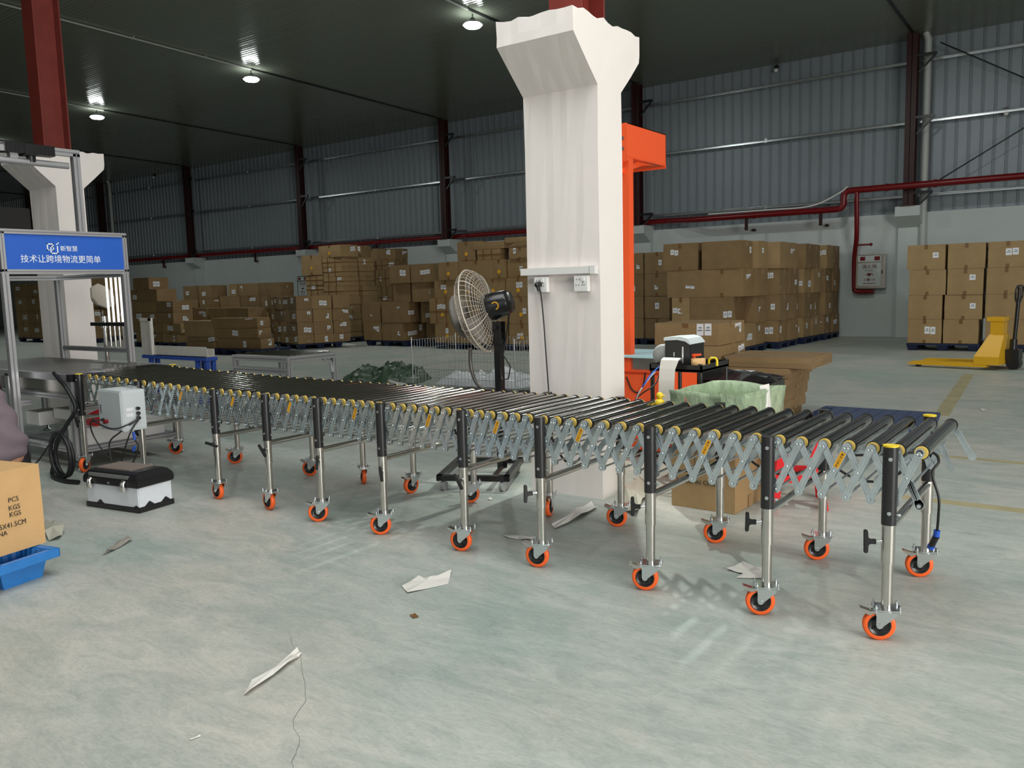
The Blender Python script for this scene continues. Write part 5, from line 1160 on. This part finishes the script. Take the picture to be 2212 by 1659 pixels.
o = m.build('label_strip', M_paper); o.location = (px0, 5.3, TH); tag(o, 'long blank white label strip hanging from the printer', 'label strip')
q = PY(1519, 784, 5.42); o = MB().lathe([(.030, 0), (.050, 0), (.050, .07), (.030, .07), (.030, 0)], seg=28).build('tape_roll', M_cardlight); o.location = (TX1-.055, TY0+.07, TH-.028); tag(o, 'thick roll of tan packing tape on the trolley corner', 'tape roll')
o = thing('tape_dispenser', 'black and orange tape cutter standing behind the tape roll', 'tape dispenser', (TX1-.13, TY0+.13, TH-.028))
MB().box((-.01, -.02, 0), (.01, .02, .085)).build('body', M_black, o); MB().box((-.012, -.03, .085), (.06, .03, .098)).box((.012, -.02, 0), (.022, .02, .085)).build('cutter', M_mach, o)
o = MB().tube([(0, 0, .01), (0, 0, .05), (.02, 0, .065), (.05, 0, .065), (.06, 0, .05), (.06, 0, .01)], .009, 8).build('yellow_handle', M_ycap); o.location = (TX1-.03, TY0+.2, TH-.028); tag(o, 'yellow plastic handle on the right edge of the trolley', 'handle')
for (a, b, c_, mm) in (((1455, 775), (1415, 800), (1370, 870), M_bluepl), ((1420, 798), (1400, 820), (1372, 872), M_white), ((1428, 800), (1415, 830), (1370, 868), M_rubber)):
    P_ = [PY(a[0], a[1], 5.42), PY(b[0], b[1], 5.30), PY((b[0]+c_[0])/2-4, (b[1]+c_[1])/2, 5.25), PY(c_[0], c_[1], 5.35), PY(c_[0]-10, c_[1]+40, 5.4)]
    o = MB().tube([tuple(v-P_[0]) for v in smooth_path(P_, 6)], .005, 8).build('data_cable', mm); o.location = P_[0]; tag(o, '%s cable drooping from the trolley towards the orange post' % {'blue_connector': 'blue', 'white_plastic': 'white', 'cable_rubber': 'black'}[mm.name], 'cable')
o = carton(.30, .25, .20, (TX0+.26, TY0+.25, .243), 0, 'small tan carton on the lower shelf of the trolley', None, 0, 200, mi=2, lab=False)
q = PY(1540, 806, 5.5)
o = crumple(.62, .5, .10, 21, 14, 10).build('black_film_bundle', mat('black_film', (.012, .012, .013), .2)); 
bl_ = Vector((-2.12, 6.9, 0)); 
o2 = thing('black_wrapped_parcel', 'long parcel wrapped in black plastic lying behind the green bin', 'parcel', (-2.80, 7.15, .385), .05)
o.parent = o2; o.location = (0, 0, .16); o.scale = (1.5, 1, 1)
MB().box((-.47, -.24, 0), (.47, .24, .17)).build('body', mat('black_film', (.012, .012, .013), .2), o2, bevel=.02)
MB().box((.02, -.10, .225), (.25, .06, .229)).build('shipping_label', M_label, o2)
carton(.8, .45, .378, (-2.80, 7.15, .003), .05, 'carton supporting the black wrapped parcel', None, 1, 201, mi=1, lab=False)
# ---------------- green woven bin
g = [PY(1450, 846, 5.05), PY(1601, 857, 4.75), PY(1695, 832, 5.45), PY(1545, 819, 5.75)]
zb = .70; c0 = Vector((-2.02, 5.2, 0))
hx_, hy_ = .36, .30; GA = radians(20)
gb = thing('woven_bin', 'pale green woven sack opened into a square bin with turned down corner', 'sack', (-1.93, 4.98, -.1225), radians(-3)); gb.scale = (.70, .98, 1.26)
m = MB(); N = 40; ring = []
from mathutils import noise as _nz
def sq(t, rx_, ry_):
    s = (t % 1)*4; k = int(s); f = s-k; P_ = [(-rx_, -ry_), (rx_, -ry_), (rx_, ry_), (-rx_, ry_)]; a = P_[k]; b = P_[(k+1) % 4]; return a[0]+(b[0]-a[0])*f, a[1]+(b[1]-a[1])*f
vs = []; levels = [(.30, .452), (.335, .47), (.345, .52), (.35, .60), (.355, .665), (.36, .685), (.352, .685), (.34, .62), (.33, .52), (.31, .48)]
for li, (rr_, z) in enumerate(levels):
    for i in range(N):
        x, y = sq(i/N, rr_, rr_*.86); n1 = _nz.noise(Vector((x*7, y*7, z*3+li*.05))); k = (.014 if li not in (5, 6) else .008)
        vs.append((x+n1*k, y+n1*k, z+(_nz.noise(Vector((x*4, y*4, 2)))*.02 if z > .5 else 0)))
m.add(vs, [(l*N+i, l*N+(i+1) % N, (l+1)*N+(i+1) % N, (l+1)*N+i) for l in range(len(levels)-1) for i in range(N)], 0, True)
m.add(vs, [tuple(range(N)), tuple(reversed(range((len(levels)-1)*N, len(levels)*N)))])
m.build('sack', M_greenbag, gb)
f_ = MB(); pts = [(.34, -.31, .69), (.12, -.315, .685), (.20, -.34, .50), (.37, -.33, .44), (.365, -.02, .50), (.35, .0, .69)]
f_.add([Vector(p) for p in pts]+[Vector(p)+Vector((.006, -.006, .004)) for p in pts], [(0, 1, 2, 3), (0, 3, 4, 5), (6, 9, 8, 7), (6, 11, 10, 9)]); f_.build('folded_corner', M_greenbag, gb)
f_ = MB(); pts = [(.30, -.02, .705), (.355, .04, .712), (.385, .03, .56), (.383, -.04, .54)]
f_.add([Vector(p) for p in pts]+[Vector(p)+Vector((.002, -.004, .002)) for p in pts], [(0, 1, 2, 3), (7, 6, 5, 4)]); f_.build('white_tie', M_paper, gb)
MB().tube([(-.20, -.312, .66), (-.195, -.314, .58), (-.19, -.305, .48)], .003, 5).build('red_thread', M_redp, gb)
o = MB().sphere((0, 0, .03), .03, 12).sphere((.0, 0, .075), .02, 10).cyl((.018, 0, .075), (.034, 0, .073), .006, 8, 0, .002).build('rubber_duck', M_ycap); o.location = Vector((PY(1425, 868, 4.105).x, 4.105, PY(1425, 879, 4.105).z-.012)); tag(o, 'tiny yellow plastic duck figure at the far edge of the conveyor', 'toy')
# ---------------- carton and stool under the conveyor
cc = FL(1587, 1112); ce = FL(1451, 1091); cf = FL(1630, 1088)
dx_ = (cc-ce); an = atan2(dx_.y, dx_.x); wc = dx_.length; dc = (cf-cc).length*1.05
ctr = cc+Matrix.Rotation(an, 3, 'Z') @ Vector((-wc/2, dc/2+.07, 0))
ci = carton(wc, dc+.14, .44, (ctr.x, ctr.y, .0015), an, 'tan export carton on the floor under the right half of the conveyor', None, 0, 300, mi=2, lab=False, jit=.002)
text('MADE IN CHINA', .042, M_ink, ci, (-.02, -(dc+.14)/2-.006, .17), (1, 0, 0), (0, 0, 1), 'printing', ext=.0005)
MB().box((-.05, -(dc+.14)/2-.006, .28), (.05, -(dc+.14)/2-.0055, .283)).box((-.05, -(dc+.14)/2-.006, .36), (.05, -(dc+.14)/2-.0055, .363)).box((-.05, -(dc+.14)/2-.006, .28), (-.047, -(dc+.14)/2-.0055, .363)).box((.047, -(dc+.14)/2-.006, .28), (.05, -(dc+.14)/2-.0055, .363)).box((-.005, -(dc+.14)/2-.006, .29), (.005, -(dc+.14)/2-.0055, .33)).build('handling_mark', M_ink, ci)
s0 = FL(1640, 1098); s1 = FL(1748, 1112); s2 = FL(1792, 1083)
so = thing('red_stool', 'red plastic stool with splayed legs standing under the right end of the conveyor', 'stool', ((s0.x+s2.x)/2+.0, (s0.y+s2.y)/2+.06, 0), .35)
MB().box((-.13, -.13, .42), (.13, .13, .445)).build('seat', M_redp, so, bevel=.012)
for sx in (-1, 1):
    for sy_ in (-1, 1):
        m = MB(); a = Vector((sx*.115, sy_*.115, .42)); b = Vector((sx*.17, sy_*.17, 0)); w1 = .042; w2 = .05
        def qd(c, w_): return [c+Vector((0, 0, 0)), c+Vector((-sx*w_, 0, 0)), c+Vector((-sx*w_, -sy_*.008, 0)), c+Vector((-sx*.008, -sy_*.008, 0)), c+Vector((-sx*.008, -sy_*w_, 0)), c+Vector((0, -sy_*w_, 0))]
        m.add(qd(a, w1)+qd(b, w2), [(i, (i+1) % 6, 6+(i+1) % 6, 6+i) for i in range(6)]+[(0, 1, 2, 3, 4, 5), (11, 10, 9, 8, 7, 6)]); m.build('leg', M_redp, so)
for s in (-1, 1):
    MB().box((-.12, s*.128-.004, .32), (.12, s*.128+.004, .42)).box((-.145, s*.145-.004, .16), (.145, s*.145+.004, .21)).build('side_panel', M_redp, so)
    MB().box((s*.128-.004, -.12, .32), (s*.128+.004, .12, .42)).box((s*.145-.004, -.145, .16), (s*.145+.004, .145, .21)).build('side_panel', M_redp, so)
# blue pallet lying behind the far end
pa = FL(1746, 893, .14); pb = FL(2005, 912, .14)
pallet(pa.x, pb.x, pa.y-.55, pa.y+.6, 'dark blue pallet lying on the floor behind the right end of the conveyor', m_=mat('slate_blue_plastic', s2l(40, 58, 96), .5))
# ---------------- pallet jack
ja = Vector((-1.55, 14.45, 0))
pj = thing('pallet_jack', 'yellow hand pallet jack with black handle in front of the right-hand cartons', 'pallet jack', ja, radians(-12))
for y in (-.27, .27):
    MB().prism([(-1.0, .05), (-.93, .085), (.15, .105), (.15, .04), (-.85, .035), (-.98, .04)], y-.08, y+.08, 'XZ').build('fork', M_yjack, pj)
    MB().cyl((-.85, y-.04, .035), (-.85, y+.04, .035), .035, 14).build('load_wheel', M_black, pj)
b = MB(); lo_ = [(-.02, -.36), (.32, -.36), (.32, .36), (-.02, .36)]; hi_ = [(.10, -.11), (.30, -.11), (.30, .11), (.10, .11)]
b.add([(x, y, .08) for x, y in lo_]+[(x, y, .20) for x, y in lo_]+[(x, y, .52) for x, y in hi_], [(3, 2, 1, 0), (0, 1, 5, 4), (1, 2, 6, 5), (2, 3, 7, 6), (3, 0, 4, 7), (4, 5, 9, 8), (5, 6, 10, 9), (6, 7, 11, 10), (7, 4, 8, 11), (8, 9, 10, 11)])
b.box((.11, -.10, .52), (.28, .10, .72)).box((.07, -.14, .72), (.30, .14, .78)).build('body', M_yjack, pj)
MB().cyl((.108, -.0, .64), (.106, 0, .64), .03, 16).build('badge', M_label, pj)
MB().cyl((.42, -.08, .09), (.42, .08, .09), .09, 20).build('steer_wheel', M_black, pj)
h_ = MB().cyl((.40, 0, .25), (.44, 0, 1.02), .028, 10).cyl((.44, 0, 1.02), (.45, 0, 1.22), .022, 10)
h_.tube([tuple(v) for v in smooth_path([(.435, 0, .95), (.44, -.13, 1.05), (.45, -.15, 1.18), (.455, -.10, 1.235), (.455, .10, 1.235), (.45, .15, 1.18), (.44, .13, 1.05), (.435, 0, .95)], 5)], .014, 8)
h_.build('handle', M_blackm, pj)
MB().box((.32, -.09, .15), (.50, .09, .30)).cyl((.40, 0, .12), (.40, 0, .45), .05, 14).build('pump', M_blackm, pj)
# ---------------- toolbox
tbx = thing('tool_box', 'white and black toolbox with two chrome latches on the floor under the control box', 'toolbox', (-5.078, 2.835, 0), radians(9))
w_, d_ = .52, .285
def tb(a, b): return (a[0]-w_, a[1], a[2]), (b[0]-w_, b[1], b[2])
MB().box(*tb((.008, .008, .03), (w_-.008, d_-.008, .168))).build('body', mat('white_toolbox', s2l(216, 220, 226), .35, var=.03, scale=20), tbx, bevel=.006)
m = MB().box(*tb((0, 0, 0), (w_, d_, .035)))
for cx_ in (.14,): m.prism([(cx_-.035-w_, .034), (cx_-w_, .062), (cx_+.035-w_, .034)], -.001, .012, 'XZ')
m.prism([(w_-.06-w_, .034), (-.03, .05), (0, .034)], -.001, .012, 'XZ')
for cy_ in (.09, .22): m.prism([(cy_-.04, .034), (cy_, .065), (cy_+.04, .034)], -.012, .001, 'YZ')
m.build('base', M_black, tbx, bevel=.003)
m = MB(); 
lv = [(0, .165), (-.006, .172), (-.006, .205), (.0, .225), (.02, .25), (.045, .262)]
vs = []
for (i_, z) in lv: vs += [(-w_+i_, i_, z), (-i_, i_, z), (-i_, d_-i_, z), (-w_+i_, d_-i_, z)]
m.add(vs, [(k*4+i, k*4+(i+1) % 4, k*4+4+(i+1) % 4, k*4+4+i) for k in range(len(lv)-1) for i in range(4)]+[(3, 2, 1, 0), (20, 21, 22, 23)]); m.build('lid', M_black, tbx, bevel=.003)
MB().box((-w_+.07, .05, .258), (-.12, d_-.05, .270)).build('lid_panel', mat('brown_grey_plastic', s2l(120, 108, 100), .6), tbx, bevel=.003)
MB().prism([(-w_+.05, .214), (-.085, .214), (-.085, .240), (-w_+.05, .240)], -.002, .012, 'XZ').build('front_bar', mat('mid_grey_plastic', s2l(110, 112, 110), .5), tbx)
for x in (-w_+.075, -.115):
    l_ = MB().tube([(x, -.008, .205), (x, -.018, .195), (x, -.02, .17), (x, -.014, .14)], .019, 10).build('latch', M_chrome, tbx)
MB().box((-w_/2-.02, -.009, .178), (-w_/2+.0, -.004, .192)).build('lock_tab', M_alug, tbx)
# ---------------- carton on blue pallet at the left edge
K = FL(99, 1172, .14); ad = Vector((-.208, .978, 0)).normalized(); an2 = atan2(ad.y, ad.x)
# local x along the visible face (away), local -y faces the camera side
wL, dL, hL = .62, .385, .42
ctr = K - ad*wL/2 + Vector((-ad.y, ad.x, 0))*dL/2
lc = carton(wL, dL, hL, (ctr.x, ctr.y, .1405), an2, 'large tan carton with printed size marks on the blue pallet at the left edge', None, 9, 400, mi=0, lab=False, jit=.002)
lc.data.materials[0] = M_cardlight
yf = -dL/2-.0045
def onface(px_, py_):
    n = Vector((ad.y, -ad.x, 0)); d = _ray(px_, py_); P0_ = K+n*.004; t = (P0_-Vector((0, 0, EYE))).dot(n)/d.dot(n); P = Vector((0, 0, EYE))+d*t
    L = Matrix.Rotation(-an2, 3, 'Z') @ (P-Vector((ctr.x, ctr.y, .1405))); return (L.x, yf, L.z)
for s, px_, py_ in (('PCS', 29, 1079), ('KGS', 31, 1096), ('KGS', 33, 1110)):
    text(s, .034, M_ink, lc, onface(px_, py_), (1, 0, 0), (0, 0, 1), 'printing', ext=.0004)
text('L58XW38.5X41.5CM', .036, M_ink, lc, onface(57, 1125), (1, 0, 0), (0, 0, 1), 'printing', 'RIGHT', ext=.0004, stretch=.9)
text('MADE IN CHINA', .034, M_ink, lc, onface(16, 1151), (1, 0, 0), (0, 0, 1), 'printing', 'RIGHT', ext=.0004, stretch=.95)
# pallet with open cup foot
Q = FL(127, 1184, .135); pn = Vector((-ad.y, ad.x, 0))
bp_ = thing('blue_pallet', 'bright blue moulded plastic pallet with a cup foot at the left edge', 'pallet', (Q.x, Q.y, 0), an2)
PL_, PW = 1.1, 1.0
# local x: -PL_..0 along ad; local y: 0..PW away to the left. deck with an open cup near the corner
cx0, cx1, cy0, cy1 = -.30, -.035, .035, .24
m = MB(); z0_, z1_ = .105, .137
m.box((-PL_, cy1, z0_), (0, PW, z1_)).box((-PL_, 0, z0_), (cx0, cy1, z1_)).box((cx1, 0, z0_), (0, cy1, z1_)).box((cx0, 0, z0_), (cx1, cy0, z1_))
m.box((-PL_-.0, -.004, z0_-.012), (.004, .006, z1_+.001)).box((-.006, -.004, z0_-.012), (.004, PW, z1_+.001))
m.build('deck', M_bluep, bp_, bevel=.003)
def cup(x0, x1, y0, y1, nm='foot'):
    m = MB(); tk_ = .006; b = .03; top = [(x0, y0), (x1, y0), (x1, y1), (x0, y1)]; bot = [(x0+b, y0+b*.6), (x1-b, y0+b*.6), (x1-b, y1-b), (x0+b, y1-b)]
    N_ = 10; ring_t = []; ring_b = []
    for k in range(4):
        for i in range(N_):
            f = i/N_; a = top[k]; c2 = top[(k+1) % 4]; p = (a[0]+(c2[0]-a[0])*f, a[1]+(c2[1]-a[1])*f); a = bot[k]; c2 = bot[(k+1) % 4]; q = (a[0]+(c2[0]-a[0])*f, a[1]+(c2[1]-a[1])*f)
            ring_t.append(p); ring_b.append(q)
    n = len(ring_t); ccx, ccy = (x0+x1)/2, (y0+y1)/2
    def ins(p, e, i): s = 1-e; w_ = .004*(i % 2); return (ccx+(p[0]-ccx)*(s)-0, ccy+(p[1]-ccy)*(s))
    vs = [(p[0], p[1], .13) for p in ring_t]+[(q[0], q[1], .0) for q in ring_b]+[(*ins(p, .05+.05*(i % 2), i), .132) for i, p in enumerate(ring_t)]+[(*ins(q, .07+.05*(i % 2), i), .008) for i, q in enumerate(ring_b)]
    m.add(vs, [(i, (i+1) % n, n+(i+1) % n, n+i) for i in range(n)]+[(2*n+i, 3*n+i, 3*n+(i+1) % n, 2*n+(i+1) % n) for i in range(n)]+[(i, 2*n+i, 2*n+(i+1) % n, (i+1) % n) for i in range(n)]+[tuple(range(n, 2*n)), tuple(reversed(range(3*n, 4*n)))])
    return m.build(nm, M_bluep, bp_)
for (a, b) in ((cx0, cx1), (-.68, -.42), (-1.06, -.80)):
    for (c, d) in ((cy0, cy1), (.40, .61), (.76, .97)): cup(a, b, c, d)
# ---------------- person seated at the left edge
from mathutils import noise as _n2
pc = PY(30, 900, 2.5)
pp = PY(62, 945, 2.4)-_R*.18; pp = Vector((pp.x, pp.y, 0))
stl = thing('low_stool', 'low grey stool under the seated person at the left edge', 'stool', (pp.x-.02, pp.y, 0), radians(75))
MB().box((-.11, -.11, .19), (.11, .11, .22)).build('seat', M_alug, stl)
for sx in (-1, 1):
    for s in (-1, 1): MB().box((sx*.09-.015, s*.09-.015, 0), (sx*.09+.015, s*.09+.015, .19)).build('leg', M_alug, stl)
def skin(name, nodes, edges, mm, parent=None, sub=2, root=0):
    me = bpy.data.meshes.new(name); me.from_pydata([n[0] for n in nodes], edges, []); o = bpy.data.objects.new(name, me); C.objects.link(o)
    o.modifiers.new('s', 'SKIN'); me.skin_vertices[0].data[root].use_root = True
    for i, n in enumerate(nodes):
        r = n[1]; me.skin_vertices[0].data[i].radius = (r, r) if not isinstance(r, tuple) else r
    sb = o.modifiers.new('b', 'SUBSURF'); sb.levels = sub; sb.render_levels = sub; bpy.context.view_layer.update()
    nm = bpy.data.meshes.new_from_object(o.evaluated_get(bpy.context.evaluated_depsgraph_get())); bpy.data.objects.remove(o); nm.materials.clear(); nm.materials.append(mm)
    for p in nm.polygons: p.use_smooth = True
    o = bpy.data.objects.new(name, nm); C.objects.link(o)
    if parent: o.parent = parent
    return o
# faces the station (away from the photographer), bending to the left
body_n = [((0, 0, .42), .08), ((-.03, .02, .55), .11), ((-.10, .06, .70), .12), ((-.18, .10, .84), .115), ((-.24, .14, .93), .07), ((-.27, .18, 1.0), .055), ((-.29, .22, 1.07), .095), ((-.29, .24, 1.14), .088),
          ((-.02, .16, .86), .05), ((.0, .36, .70), .042), ((-.04, .52, .78), .036), ((-.04, .60, .80), .03),
          ((-.36, .0, .86), .05), ((-.50, .14, .68), .042), ((-.46, .34, .72), .036), ((-.45, .42, .74), .03),
          ((.09, .12, .40), .07), ((.12, .40, .44), .078), ((.11, .42, .22), .055), ((.11, .40, .06), .04), ((.12, .52, .035), .035),
          ((-.12, .12, .40), .07), ((-.22, .38, .44), .078), ((-.22, .40, .22), .055), ((-.22, .38, .06), .04), ((-.22, .50, .035), .035)]
body_e = [(0, 1), (1, 2), (2, 3), (3, 4), (4, 5), (5, 6), (6, 7), (3, 8), (8, 9), (9, 10), (10, 11), (3, 12), (12, 13), (13, 14), (14, 15), (0, 16), (16, 17), (17, 18), (18, 19), (19, 20), (0, 21), (21, 22), (22, 23), (23, 24), (24, 25)]
per = skin('person', body_n, body_e, M_skin); per.location = pp; per.rotation_euler = (0, 0, radians(75)); tag(per, 'person in a mauve-grey shirt seated with their back to us at the left edge', 'person')
sh_n = [((.0, -.02, .36), .172), ((-.02, .01, .50), .178), ((-.07, .05, .66), .175), ((-.15, .09, .80), .165), ((-.21, .12, .90), .085), ((-.02, .16, .86), .082), ((.0, .29, .76), .066), ((-.36, .0, .86), .082), ((-.45, .10, .74), .066)]
sh = skin('shirt', sh_n, [(0, 1), (1, 2), (2, 3), (3, 4), (3, 5), (5, 6), (3, 7), (7, 8)], M_shirt, per, 3)
for v in sh.data.vertices:
    c = v.co; k = .010*sin((c.z*46+c.x*14+3*_n2.noise(c*5)))+.014*_n2.noise(c*9); v.co += v.normal*k
tn = [((.0, .02, .35), .12), ((.11, .20, .40), .10), ((.12, .40, .44), .095), ((.11, .42, .22), .075), ((.11, .40, .09), .062), ((-.14, .20, .40), .10), ((-.22, .38, .44), .095), ((-.22, .40, .22), .075), ((-.22, .38, .09), .062)]
skin('trousers', tn, [(0, 1), (1, 2), (2, 3), (3, 4), (0, 5), (5, 6), (6, 7), (7, 8)], M_trouser, per)
MB().lathe([(0, -.07), (.085, -.06), (.112, 0), (.10, .06), (.05, .10), (0, .11)], (-.29, .215, 1.13), 'Z', 20).build('hair', M_hair, per)
for (x, y, z, s) in ((-.04, .62, .80, 1), (-.45, .44, .74, -1)):
    for f in range(4): skin('finger', [((x+(f-1.5)*.018, y, z), .009), ((x+(f-1.5)*.02, y+.045, z-.002), .0085), ((x+(f-1.5)*.021, y+.075+.006*(f in (1, 2)), z-.02), .007)], [(0, 1), (1, 2)], M_skin, per, 1)
    skin('thumb', [((x-s*.03, y-.03, z), .01), ((x-s*.055, y+.005, z-.008), .009), ((x-s*.06, y+.03, z-.02), .008)], [(0, 1), (1, 2)], M_skin, per, 1)
for (x, y) in ((.12, .44), (-.22, .42)):
    MB().prism([(y-.08, 0), (y+.19, 0), (y+.19, .04), (y+.08, .08), (y-.07, .10)], x-.045, x+.045, 'YZ').build('shoe', M_black, per, bevel=.01)
bpy.context.view_layer.update()
